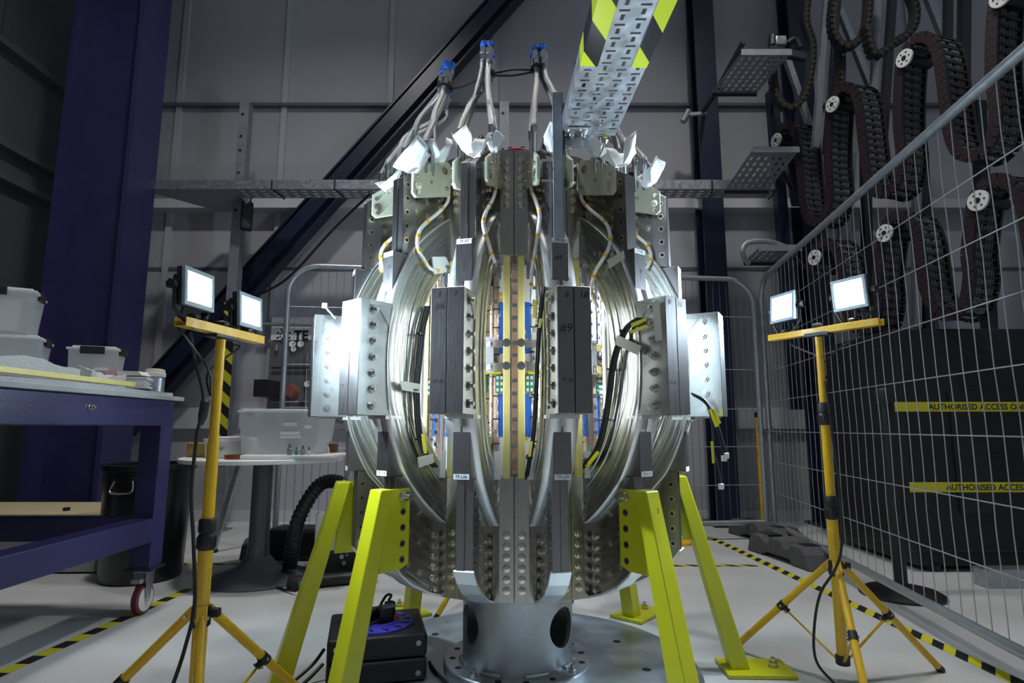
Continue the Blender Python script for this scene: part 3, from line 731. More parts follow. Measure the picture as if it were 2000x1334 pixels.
for i, k in enumerate(ks):
    L = limb0 if i == 0 else copy_tree(limb0, mag)
    L.location = (0, 0, ZC); L.rotation_euler = (0, 0, az(k)-math.pi/2); O[L] = Vector((0, 0, 0)); limbs[k] = L
for k in ks[:8]:
    L = limbs[k]; vis = (-1, 1) if abs(k) < 1 else ((1,) if k < 0 else (-1,))
    fasteners(L, vis)
    for s in vis: grp_plate(L, s)
    for nm, z, dct in (('upper', .338, LABU), ('lower', -.3415, LABL)):
        lab = MB().span((.6345, -.0235, z-.0075), (.6352, .0235, z+.0075)).build('name_label', 'label', L, keep=True, smooth=0)
        if k in dct: text(dct[k], .0125, (.6353, 0, z-.0003), (0, 1, 0), (0, 0, 1), 'ink', lab)
def scrawl(k, txt, s, z, size, sub='marker_writing', m='ink', r=.7636, shear=.2):
    text(txt, size, (r, s, z), (0, 1, 0), (0, 0, 1), m, limbs[k], name=sub, shear=shear)
for k, txt, s, z, sz in ((-.5, '3', -.026, .150, .022), (-.5, '7', .022, .150, .022), (-.5, '#6', -.022, .118, .026), (-.5, 'TF-07', -.024, -.085, .014),
                         (.5, '6', -.020, .146, .024), (.5, '18', .026, .146, .026), (.5, '#9', -.024, .055, .032), (.5, 'TF 06', -.022, -.082, .014),
                         (1.5, '8', -.028, .152, .022), (1.5, '11', .018, .150, .022), (1.5, 'TF-05', -.026, -.08, .013), (-1.5, '10', -.024, .06, .022), (-1.5, '21', .022, .065, .022), (-1.5, 'TF', -.03, -.085, .014)):
    scrawl(k, txt, s, z, sz)
scrawl(.5, '#9', -.006, .285, .020, r=.6348); scrawl(1.5, '*', 0, .27, .03, r=.6348); scrawl(-1.5, 'FM', .006, .295, .014, r=.6348)
ar = MB(); ar.tube([(.6352, -.010, .185), (.6352, -.004, .20), (.6352, .006, .208), (.6352, .016, .213)], .0009, 5); ar.add([(.6352, .012, .219), (.6352, .022, .217), (.6352, .015, .207)], [(0, 1, 2)])
ar.build('marker_writing', 'ink', limbs[.5], keep=True, smooth=0)
# ---- pedestal, flange, floor plate
def boolean_cut(o, cutters):
    for c in cutters:
        b = o.modifiers.new('cut', 'BOOLEAN'); b.object = c; b.operation = 'DIFFERENCE'; b.solver = 'EXACT'
    bpy.context.view_layer.update(); dg = bpy.context.evaluated_depsgraph_get()
    me = bpy.data.meshes.new_from_object(o.evaluated_get(dg)); o.modifiers.clear(); o.data = me
    for c in cutters: bpy.data.objects.remove(c)
fp = MB().lathe([(.65, 0), (.65, .018), (.648, .02)], (AX, AY, .001), 72).build('floor_plate', 'base_plate', mag)
for a in range(10):
    t = a*math.pi/5+.2; c = Vector((AX+.46*math.sin(t), AY-.46*math.cos(t), .021)); MB().lathe([(.016, 0), (.016, .0006)], c, 14).build('bolt_hole', 'hole', fp)
ped = MB().lathe([(.200, .05), (.200, .345), (.186, .345), (.186, .05)], (AX, AY, 0), 72, close=True).build('pedestal_tube', 'pedestal', mag, smooth=30)
cut = []
for a in (-62, 52, 180):
    t = math.radians(a); d = Vector((math.sin(t), -math.cos(t), 0)); c = Vector((AX, AY, .185))
    cut.append(MB().cyl(c+d*.1, c+d*.3, .066, 40).build('cutter', 'hole', None))
boolean_cut(ped, cut); ped.data.set_sharp_from_angle(angle=math.radians(30))
fg = MB().lathe([(.268, .021), (.268, .046), (.264, .05), (.12, .05), (.12, .021)], (AX, AY, 0), 64).build('pedestal_flange', 'pedestal', mag)
for i in range(16):
    t = i*math.pi/8+.11; c = Vector((AX+.236*math.sin(t), AY-.236*math.cos(t), .0502))
    if i % 4 == 2: place(nut_me, 'nut', fg, c, (0, 0, 1))
    else: MB().lathe([(.0115, 0), (.0115, .0006)], c, 14).build('bolt_hole', 'hole', fg)
for i in range(8):
    wl_ = MB(); t0 = i*math.pi/4+.12; p = []
    for j in range(26):
        t = t0+j*.0155; rr = .205+.0; p.append((AX+rr*math.sin(t), AY-rr*math.cos(t), .054))
    wl_.tube(p, [.0075+(.0016 if j % 2 else 0) for j in range(26)], 7); wl_.build('weld_bead', 'pedestal', ped, smooth=60)
MB().lathe([(.36, .338), (.36, .352), (.12, .352), (.12, .338)], (AX, AY, 0), 64, close=True).build('lower_ring', 'rim', mag)
# top ring, red
nk = MB().lathe([(.075, 1.72), (.055, 1.74), (.055, 1.95)], (AX, AY, 0), 32).build('top_neck', 'steel', mag)
MB().lathe([(.085, 1.945), (.088, 1.95), (.088, 1.966), (.082, 1.972), (.04, 1.972), (.04, 1.945)], (AX, AY, 0), 48, close=True).build('top_ring', 'red', mag)
for a in (-.5, .3, 1.4, 2.6, 3.8):
    c = Vector((AX+.045*math.sin(a), AY+.045*math.cos(a), 1.972)); MB().cyl(c, c+Vector((0, 0, .022)), .010, 10).build('blue_cap', 'blue_cap', mag)
# ---- centre column, panels, bars between the limbs
MB().lathe([(.115, .36), (.115, 1.80)], (AX, AY, 0), 40).build('centre_column', 'core', mag)
dr = MB().lathe([(.235, .70), (.235, 1.44)], (AX, AY, 0), 56).build('inner_drum', 'foil', mag)
random.seed(3)
stud_me = None
def gap(k, full):
    """everything seen between two limbs, at the seam direction k"""
    def Q(r, s, z): return W(k, r, s, z)
    def slab(name, r0, r1, s0, s1, z0, z1, m, par=mag, bev=0):
        vs = [Q(r, s, z) for r in (r0, r1) for s in (s0, s1) for z in (z0, z1)]
        return MB().add(vs, [(0, 1, 3, 2), (4, 6, 7, 5), (0, 4, 5, 1), (2, 3, 7, 6), (0, 2, 6, 4), (1, 5, 7, 3)]).build(name, m, par, smooth=0, bevel=bev)
    for s in (-1, 1):
        b = slab('insulating_bar', .408, .432, s*.0235-.0108, s*.0235+.0108, -.362, .350, 'grp_yellow', mag, .003)
        for z in (.062, -.012):
            place(nut_me, 'bolt_head', b, Q(.432, s*.0235, z), Q(1, 0, 0)-Q(0, 0, 0)).scale = (1.0, 1.0, .7)
        br_ = slab('bracket', .400, .407, s*.038-.0 if s > 0 else -.092, .092 if s > 0 else -.038, .05, .075, 'steel', mag)
        slab('bracket_arm', .400, .407, s*.066 if s > 0 else -.092, .092 if s > 0 else -.066, -.03, .085, 'galv_dull', br_)
        slab('bracket_arm', .400, .407, s*.038 if s > 0 else -.092, .092 if s > 0 else -.038, -.025, .0, 'steel', br_)
        for z in (.062, -.012): place(bolt_me, 'bolt_head', br_, Q(.407, s*.078, z), Q(1, 0, 0)-Q(0, 0, 0)).scale = (.7, .7, .6)
        slab('end_bracket', .395, .44, s*.041 if s > 0 else -.066, .066 if s > 0 else -.041, .325, .335, 'galv', b); slab('end_bracket', .43, .433, s*.041 if s > 0 else -.055, .055 if s > 0 else -.041, .27, .33, 'galv_dull', b)
        slab('end_bracket', .425, .43, s*.041 if s > 0 else -.062, .062 if s > 0 else -.041, -.365, -.28, 'white', b)
    st_ = slab('copper_strip', .345, .352, -.010, .010, -.36, .345, 'copper', mag)
    for i in range(17):
        z = .325-.042*i
        if abs(z) < .03: continue
        slab('clip', .352, .357, -.009, .009, z-.006, z+.006, 'fitting', st_); 
    for s in (-1, 1):
        pn = slab('wrapped_panel', .318, .330, s*.018 if s > 0 else -.085, .085 if s > 0 else -.018, -.37, .345, 'white_wrap', mag)
        slab('tape_band', .330, .333, s*.026 if s > 0 else -.052, .052 if s > 0 else -.026, .04, .215, 'blue_tape', pn); slab('tape_band', .330, .333, s*.026 if s > 0 else -.055, .055 if s > 0 else -.026, -.235, -.095, 'blue_tape', pn)
        sb = slab('copper_strip', .334, .339, s*.058 if s > 0 else -.070, .070 if s > 0 else -.058, -.35, .335, 'copper' if random.random() < .6 else 'white', mag)
        for i in range(14):
            z = .31-.048*i; slab('clip', .339, .343, s*.060 if s > 0 else -.068, .068 if s > 0 else -.060, z-.006, z+.006, 'fitting', sb)
        pc = slab('circuit_board', .345, .349, s*.020 if s > 0 else -.064, .064 if s > 0 else -.020, -.092, -.030, 'pcb', mag)
        for i in range(3):
            for z in (-.042, -.062, -.082): slab('connector', .349, .356, s*(.026+i*.013) if s > 0 else -(.034+i*.013), (.034+i*.013) if s > 0 else -(.026+i*.013), z-.006, z+.004, 'white', pc)
        for j, (w0, w1, mm) in enumerate(((.072, .076, 'rubber'), (.0545, .0575, 'foil'), (.020, .0235, 'copper'), (.0775, .083, 'foil'))):
            slab('feed_strip', .333, .337+.001*j, s*w0 if s > 0 else -w1, w1 if s > 0 else -w0, -.35+.03*j, .33-.02*j, mm, pn)
        for i in range(9):
            z = -.33+.075*i+random.uniform(-.01, .01); slab('strap', .3375, .3395, s*.05 if s > 0 else -.083, .083 if s > 0 else -.05, z-.0025, z+.0025, 'steel_dark', pn)
        for i in range(9):
            z = random.uniform(-.33, .33); y = s*random.uniform(.022, .078); slab('kapton_patch', .3305, .3335, y-.007, y+.007, z-.006, z+.006, 'kapton', pn)
        MB().tube(catmull([Q(.345, s*.012, .02), Q(.362, s*.035, .01), Q(.355, s*.05, -.02), Q(.35, s*.03, -.05)], 5), .0022, 6).build('red_wire', 'red', mag)
        MB().tube([Q(.36, s*.045, -.026), Q(.36, s*.085, -.026)], .006, 8).build('clamp_rod', 'tag_yellow', mag)
for k in (0, -1, 1, -2, 2, -3, 3): gap(k, True)
# unseen light strips added inside the bores to brighten the interior
mat('led', (1, 1, 1), .4, emit=((.86, .93, 1.0), 21.0))
for k in (-1.5, -.5, .5, 1.5):
    for s in (-1, 1):
        p = [W(k, .487, s*.011, -.20), W(k, .487, s*.011, .20)]
        ho = MB().bar(p[0], p[1], .012, .008, W(k, 1, 0, 0)-W(k, 0, 0, 0)).build('light_strip', 'white', mag, smooth=0)
        dd = (W(k, 0, s*1, 0)-W(k, 0, 0, 0)).normalized()-(W(k, .8, 0, 0)-W(k, 0, 0, 0)); q_ = dd.normalized()*.0075
        MB().bar(p[0]+q_, p[1]+q_, .006, .003, dd).build('lit_diffuser', 'led', ho, smooth=0)
# ---- support legs
def leg(k, s, ra=.645, rb=.795):
    """yellow leg bolted to the lower yoke of a limb, on side s"""
    e_ = []
    y0 = s*.0257
    pl = MB().prism([(.552, -.388), (.640, -.388), (.660, -.622), (.585, -.622), (.552, -.610)], (0, y0, 0), X, Zv, (0, s*.010, 0)).build('support_leg', 'leg_yellow', mag, keep=True, smooth=0, bevel=.0015)
    pl.location = (0, 0, ZC); pl.rotation_euler = (0, 0, az(k)-math.pi/2); O[pl] = Vector((0, 0, 0))
    a = Vector((ra, s*.022, -.386)); b = Vector((rb, s*.022, -ZC+.012)); d = (b-a).normalized()
    w1 = .052
    x_ = Vector((0, 1, 0)); n_ = d.cross(x_).normalized()
    vs = [a+Vector((-.018, -.028, 0)), a+Vector((.026, -.028, 0)), a+Vector((.026, .028, 0)), a+Vector((-.018, .028, 0)), b+Vector((-.034, -.031, 0)), b+Vector((.034, -.031, 0)), b+Vector((.034, .031, 0)), b+Vector((-.034, .031, 0))]
    MB().add(vs, [(0, 1, 2, 3), (4, 5, 6, 7), (0, 1, 5, 4), (1, 2, 6, 5), (2, 3, 7, 6), (3, 0, 4, 7)]).build('leg_beam', 'leg_yellow', pl, keep=True, smooth=0, bevel=.004, seg=2)
    MB().box((rb+.06, s*.022, -ZC+.008), (.24, .16, .012)).build('foot_plate', 'leg_yellow', pl, keep=True, smooth=0, bevel=.001)
    place(nut_me, 'nut', pl, (rb+.125, s*.022, -ZC+.014), (0, 0, 1)).scale = (1.3, 1.3, 1.5)
    for i in range(5):
        z = -.410-.046*i
        if i in (0,): place(nut_me, 'nut', pl, (.578, y0+s*.010, z), (0, s, 0)).scale = (1.25, 1.25, 1.7)
        else:
            MB().cyl((.578, y0, z), (.578, y0+s*.0106, z), .0105, 14).build('hole_liner', 'bolt', pl, keep=True); MB().cyl((.578, y0, z), (.578, y0+s*.0112, z), .0070, 12).build('leg_hole', 'hole', pl, keep=True)
    return pl
legs = {-1.5: leg(-1.5, 1), 1.5: leg(1.5, -1), -2.5: leg(-2.5, -1, .635, .83), 3.5: leg(3.5, 1, .61, .80), -5.5: leg(-5.5, 1), 5.5: leg(5.5, -1)}
text('5', .022, (.690, -.022, -.44), (0, 1, 0), (0, 0, 1), 'ink', legs[1.5], name='marker_writing')
# ---- hoses
def hose(k, r0, s0, r1, s1, z1, bend, z0=.655):
    a, b = W(k, r0, s0, z0), W(k, r1, s1, z1)
    m1 = W(k, r0-.004, s0, z0+.10); m2 = W(k, r0+(r1-r0)*.45+bend, s0+(s1-s0)*.5, z0+(z1-z0)*.55); m3 = W(k, r1+.012, s1, z1-.06)
    pts = catmull([W(k, r0, s0, z0+.085), m1, m2, m3, b], 6)
    h = MB().tube(pts, .0105, 10).build('cooling_hose', 'hose', mag, smooth=60)
    MB().tube([a-Vector((0, 0, .03)), a+Vector((0, 0, .05)), a+Vector((0, 0, .055)), a+Vector((0, 0, .09))], [.0075, .0075, .0105, .0115], 12).build('hose_ferrule', 'fitting', h)
    d = (b-m3).normalized()
    MB().tube([b-d*.012, b+d*.02], .0125, 10).build('hose_ferrule', 'fitting', h)
    hx = MB(); x_ = d.orthogonal().normalized(); hx.prism(hexpoly(.0155), b+d*.018, x_, d.cross(x_), d*.022); hx.tube([b+d*.04, b+d*.06], .010, 10); hx.build('union_nut', 'fitting', h, smooth=0)
    MB().tube([b+d*.056, b+d*.07, b+d*.074], [.0145, .0145, .010], 12).build('dust_cap', 'blue_cap', h)
    return b
tops = {}
prm = {-.5: (.42, 1.04, .0), .5: (.385, 1.075, .0), -1.5: (.405, 1.045, .01), 1.5: (.41, 1.03, .0), -2.5: (.33, 1.03, .03), 2.5: (.36, .98, .02)}
for k, (r1, z1, bd) in prm.items():
    for j, (r0, s0) in enumerate(((.506, .054), (.538, .054), (.506, -.054), (.538, -.054))):
        hose(k, r0, s0, r1+(-.012 if j % 2 else .014)+random.uniform(-.006, .006), (.013 if s0 > 0 else -.013)+random.uniform(-.004, .004), z1+random.uniform(-.03, .02), bd+random.uniform(-.02, .03))
    c = W(k, r1, 0, z1-.035); MB().lathe([(.030, -.004), (.030, .004)], c, 16).build('cable_tie', 'black', mag)
for k in (-3.5, 3.5, -4.5, 4.5, -5.5, 5.5, -6.5, 6.5):
    for s0 in (-.05, .05): hose(k, .52, s0, .50, s0*.6, .80+random.uniform(-.02, .05), 0, .64)
tie = lambda pts: MB().tube(catmull(pts, 6), .0035, 6).build('tie_cord', 'black', mag)
def tp(k, dz=-.04): r1, z1, _ = prm[k]; return W(k, r1, 0, z1+dz)
tie([tp(-1.5), (tp(-1.5)+tp(-.5))/2-Vector((0, 0, .012)), tp(-.5)]); tie([tp(-.5), (tp(-.5)+tp(.5))/2+Vector((0, 0, .012)), tp(.5)]); tie([tp(-.5), (tp(-.5)+tp(.5))/2-Vector((0, 0, .01)), tp(.5)]); tie([tp(-2.5), (tp(-2.5)+tp(-1.5))/2-Vector((0, 0, .02)), tp(-1.5)])
# ---- crumpled plastic wraps
def wrap(c, sx, sz, seed, tilt=0.0):
    """crumpled protective sheet: a creased cup opening upwards"""
    rnd = random.Random(seed); n, m_ = 11, 5; vs = []; fs = []
    ph = [rnd.uniform(0, 6) for _ in range(5)]; jit = [[rnd.uniform(-1, 1) for _ in range(m_)] for _ in range(n)]
    for i in range(n):
        for j in range(m_):
            a = i/(n-1)*5.2+ph[0]; b = j/(m_-1)
            rr = sx*(.20+.34*b**.8)*(1+.30*math.sin(3*a+ph[1])*b)+.0025*jit[i][j]
            z = sz*(b*(.80+.28*math.sin(2*a+ph[2])+.14*math.sin(5*a+ph[3])))+.003*jit[i][(j+3) % m_]
            vs.append(Vector(c)+Vector((rr*math.cos(a), rr*math.sin(a)*.7, z+tilt*rr*math.cos(a))))
    for i in range(n-1):
        for j in range(m_-1): fs.append((i*m_+j, (i+1)*m_+j, (i+1)*m_+j+1, i*m_+j+1))
    MB().add(vs, fs).build('plastic_wrap', 'plastic_sheet', mag, smooth=18, solid=.0015)
for (u, v, Y, sx, sz, sd, tl) in ((808, 335, 1.78, .13, .09, 1, .3), (925, 305, 1.68, .12, .09, 2, .0), (762, 372, 2.0, .10, .06, 3, .6), (905, 300, 1.9, .10, .07, 4, -.3), (1082, 300, 1.72, .09, .10, 5, .2), (1215, 325, 1.8, .13, .09, 6, .35), (1272, 365, 1.98, .11, .09, 7, .7), (1165, 310, 1.85, .09, .09, 8, -.2), (858, 322, 1.88, .09, .10, 9, .0), (965, 298, 1.72, .06, .07, 10, 0)):
    wrap(P(u, v-2, Y), sx*.80, sz*.85, sd, tl)
# ---- sensor cables, harnesses, tape on the limb sides
def route(k, s, uv, r, m, name, lift=.006, par=None, n=5):
    pts = []
    for u, v in uv:
        a, b = rz_of(k, s*(T+lift), u, v); pts.append((a, s*(T+lift), b))
    pp = catmull(pts, n); o = MB().tube(pp, r, 8).build(name, m, limbs[k], keep=True, smooth=60); O[o] = Vector((0, 0, 0)); return o, pp
def bands(o, pp, r, idx, m='kapton'):
    for i in idx:
        if i+1 < len(pp): MB().tube([pp[i], pp[i]+(pp[i+1]-pp[i]).normalized()*.010], r*1.18, 8).build('tape_band', m, o, keep=True)
SC = {(1.5, -1): [(1108, 318), (1126, 322), (1134, 345), (1135, 385), (1150, 407), (1180, 432), (1191, 455), (1190, 480), (1181, 500), (1163, 530), (1155, 560), (1158, 580), (1168, 602)],
      (-1.5, 1): [(895, 322), (879, 345), (876, 375), (874, 394), (858, 414), (836, 432), (820, 450), (815, 472), (818, 490), (828, 507), (840, 524), (858, 530)],
      (-.5, 1): [(969, 302), (968, 330), (968, 365), (963, 388), (952, 408), (945, 428), (945, 445), (953, 472), (960, 495), (966, 512)],
      (.5, -1): [(1034, 302), (1036, 335), (1038, 370), (1048, 398), (1054, 420), (1050, 455), (1045, 490), (1040, 520), (1037, 560), (1036, 590)],
      (2.5, -1): [(1232, 440), (1246, 462), (1262, 476), (1270, 492), (1270, 512), (1262, 526)],
      (-2.5, 1): [(770, 462), (752, 478), (744, 495), (745, 515), (750, 530)]}
for (k, s), uv in SC.items():
    o, pp = route(k, s, uv, .0062, 'cable_white', 'sensor_cable'); bands(o, pp, .0062, range(4, len(pp)-2, 7))
for (k, s), uv in {(1.5, -1): [(1248, 622), (1225, 640), (1206, 680), (1196, 720), (1190, 770), (1180, 830), (1165, 880), (1140, 910), (1118, 925)], (-1.5, 1): [(836, 598), (826, 640), (819, 700), (814, 760), (816, 820), (822, 862), (834, 892), (850, 912)], (.5, -1): [(1062, 560), (1055, 620), (1050, 700), (1047, 770), (1042, 850), (1034, 900), (1028, 935)]}.items():
    for j, off in enumerate((0, 4, -4)):
        o, pp = route(k, s, [(u+off*(1 if abs(k) > 1 else .4), v) for u, v in uv], .0042, 'rubber' if j else 'steel_dark', 'cable_harness', .005+.002*j)
    for i in range(6, len(pp)-3, 9): MB().tube([pp[i], pp[i]+(pp[i+1]-pp[i]).normalized()*.005], .0115, 8).build('cable_tie', 'black', o, keep=True)
def strip(k, s, quad, m, name, lift=.014, th=.0008):
    vs = []
    for u, v in quad:
        a, b = rz_of(k, s*(T+lift), u, v); vs.append(Vector((a, s*(T+lift), b)))
    vs2 = [p+Vector((0, s*th, 0)) for p in vs]
    o = MB().add(vs+vs2, [(0, 1, 2, 3), (7, 6, 5, 4), (0, 4, 5, 1), (1, 5, 6, 2), (2, 6, 7, 3), (3, 7, 4, 0)]).build(name, m, limbs[k], keep=True, smooth=0); O[o] = Vector((0, 0, 0))
for k, s, q in ((1.5, -1, [(1206, 654), (1253, 676), (1246, 694), (1200, 672)]), (1.5, -1, [(1274, 590), (1288, 586), (1294, 664), (1280, 666)]), (-1.5, 1, [(780, 743), (820, 750), (822, 768), (785, 762)]), (-1.5, 1, [(815, 893), (845, 886), (847, 904), (818, 914)]), (1.5, -1, [(1186, 508), (1218, 490), (1220, 505), (1190, 525)])):
    strip(k, s, q, 'masking', 'masking_tape')
for k, s, q in ((1.5, -1, [(1232, 632), (1262, 620), (1264, 626), (1234, 640)]), (1.5, -1, [(1230, 646), (1262, 634), (1264, 640), (1232, 652)]), (1.5, -1, [(1142, 910), (1166, 880), (1172, 884), (1148, 914)]), (1.5, -1, [(1120, 926), (1140, 916), (1142, 922), (1122, 932)]), (-1.5, 1, [(822, 848), (829, 846), (834, 885), (827, 887)]), (.5, -1, [(1041, 588), (1048, 588), (1048, 622), (1041, 622)]), (.5, -1, [(1054, 622), (1060, 622), (1056, 640), (1050, 640)]), (.5, -1, [(1036, 862), (1041, 862), (1037, 892), (1032, 892)])):
    strip(k, s, q, 'tag_yellow', 'cable_tag', .012)
# white cover plate on limb -1.5
strip(-1.5, 1, [(842, 502), (868, 502), (884, 530), (846, 536)], 'white', 'cover_plate', .001, .006)
strip(1.5, -1, [(1156, 492), (1162, 490), (1164, 500), (1158, 502)], 'steel', 'sensor_stud', -.006, .01)
# hanging connectors at the right block
for j, (uv, tg) in enumerate((([(1352, 770), (1380, 790), (1390, 830), (1393, 880), (1402, 910), (1408, 945)], [(1388, 862), (1393, 862), (1396, 905), (1391, 905)]), ([(1350, 768), (1375, 780), (1390, 802), (1402, 830), (1413, 865), (1418, 885)], [(1384, 800), (1391, 797), (1404, 832), (1397, 835)]), ([(1354, 772), (1378, 788), (1394, 818), (1404, 850), (1412, 880), (1414, 890)], [(1390, 800), (1396, 798), (1409, 826), (1403, 829)]))):
    pts = [P(u, v, 1.86) for u, v in uv]; h = MB().tube(catmull(pts, 5), .003, 6).build('sensor_lead', 'steel_dark', mag); c = pts[-1]
    MB().box(c-Vector((0, 0, .008)), (.016, .010, .018), .4).build('plug', 'white', h, bevel=.002); MB().prism([(P(u, v, 1.855).x, P(u, v, 1.855).z) for u, v in tg], (0, 1.855, 0), X, Zv, (0, .001, 0)).build('cable_tag', 'tag_yellow', h, smooth=0)
h = MB().tube([P(655, 622, 1.9), P(640, 605, 1.9), P(635, 598, 1.9)], .0025, 6).build('sensor_lead', 'white', mag); MB().box(P(634, 597, 1.9), (.014, .01, .016), .5).build('plug', 'white', h)
for (u, v, Y) in ((1128, 890, 2.05), (1140, 880, 2.08)):
    MB().box(P(u, v, Y), (.055, .03, .004), .6).build('circuit_board', 'pcb', mag)
# ================================================================== OVERHEAD TRAY AND ITS POST
e = empty('overhead_tray', P(1145, 250, 1.75)); tz = 1.752
TX0, TX1 = .150, .312
hl = []; y = .95
cols = [.022, .062, .104, .144]
def U_(c): return c
k = 0; yy = .30
while yy < 1.80:
    for ci, c in enumerate(cols):
        o_ = .018*(ci % 2)
        hl.append((c-.012, c+.012, round(yy+o_, 4), round(yy+o_+.007, 4)))
        hl.append((c-.0045, c+.0045, round(yy+o_+.016, 4), round(yy+o_+.034, 4)))
    yy += .046
hl = [h for h in hl if h[3] < 1.685]
sk = -.045     # the tray runs very slightly off the viewing axis
Ud, Vd = Vector((1, 0, 0)), Vector((-.05, 1, 0)).normalized()
org = Vector((.236, 0, tz))
perf(MB(), 0, TX1-TX0, .25, 1.698, hl, org, Ud, Vd).build('tray_floor', 'galv', e, smooth=0, solid=.0016)
for x0 in (0, TX1-TX0):
    a, b = org+Ud*x0+Vd*.25, org+Ud*x0+Vd*1.698
    MB().bar(a+Vector((0, 0, .025)), b+Vector((0, 0, .025)), .0018, .052).build('side_lip', 'galv', e, smooth=0)
for x0, x1, z_ in ((-.002, .042, -.0018), (TX1-TX0-.036, TX1-TX0+.002, -.0018)):
    t = MB().span((x0, .25, z_), (x1, 1.345, z_+.0006)).build('hazard_tape', 'tray_tape', None, keep=True, smooth=0)
    t.parent = e; t.location = org-O[e]; t.rotation_euler = (0, 0, .05)
t = MB().span((-.0022, .25, 0), (-.0014, 1.345, .05)).build('hazard_tape', 'tray_tape', None, keep=True, smooth=0); t.parent = e; t.location = org-O[e]; t.rotation_euler = (0, 0, .05)
MB().prism([(.005, 1.640), (.085, 1.640), (.075, 1.690), (.005, 1.690)], org+Vector((0, 0, -.006)), Ud, Vd, (0, 0, .003)).build('splice_plate', 'galv', e, smooth=0, bevel=.003)
MB().span((.158, 1.690, tz-.045), (.235, 1.694, tz)).build('splice_plate', 'galv', e, smooth=0, bevel=.002)
for a in (.025, .06): place(nut_me, 'nut', e, org+Ud*a+Vd*1.665+Vector((0, 0, -.006)), (0, 0, -1))
MB().box(P(1183, 266, 1.694), (.012, .002, .010)).build('yellow_sticker', 'tag_yellow', e, smooth=0)
tag(e, 'galvanised slotted tray with black and yellow tape reaching in overhead', 'cable tray')
e = empty('tray_post', P(1093, 465, 1.675)); a, b = P(1092, 466, 1.675), P(1091, 183, 1.675)
m = MB(); x0 = a.x
m.span((x0-.015, 1.665, a.z), (x0+.015, 1.668, b.z)); m.span((x0-.015, 1.665, a.z), (x0-.012, 1.695, b.z)); m.span((x0+.012, 1.665, a.z), (x0+.015, 1.695, b.z))
m.build('channel', 'galv_dull', e, smooth=0, bevel=.001)
for z in (b.z-.04, b.z-.14, b.z-.24): MB().cyl((x0-.0155, 1.682, z), (x0+.0155, 1.682, z), .006, 10).build('slot', 'hole', e)
MB().bar((x0+.015, 1.70, tz-.02), (x0+.10, 1.70, tz-.012), .03, .004).build('bracket', 'galv', e, smooth=0)
MB().span((x0+.015, 1.668, tz-.06), (x0+.021, 1.70, tz+.02)).build('bracket', 'steel_dark', e, smooth=0)
for z in (tz-.045, tz+.0): place(nut_me, 'nut', e, (x0+.021, 1.685, z), (1, 0, 0))
for z in (1.60, 1.665): MB().cyl((x0-.05, 1.68, z), (x0-.015, 1.68, z), .004, 8).build('stud', 'steel', e)
tag(e, 'grey steel channel post standing on the bar labelled TF-06', 'post')
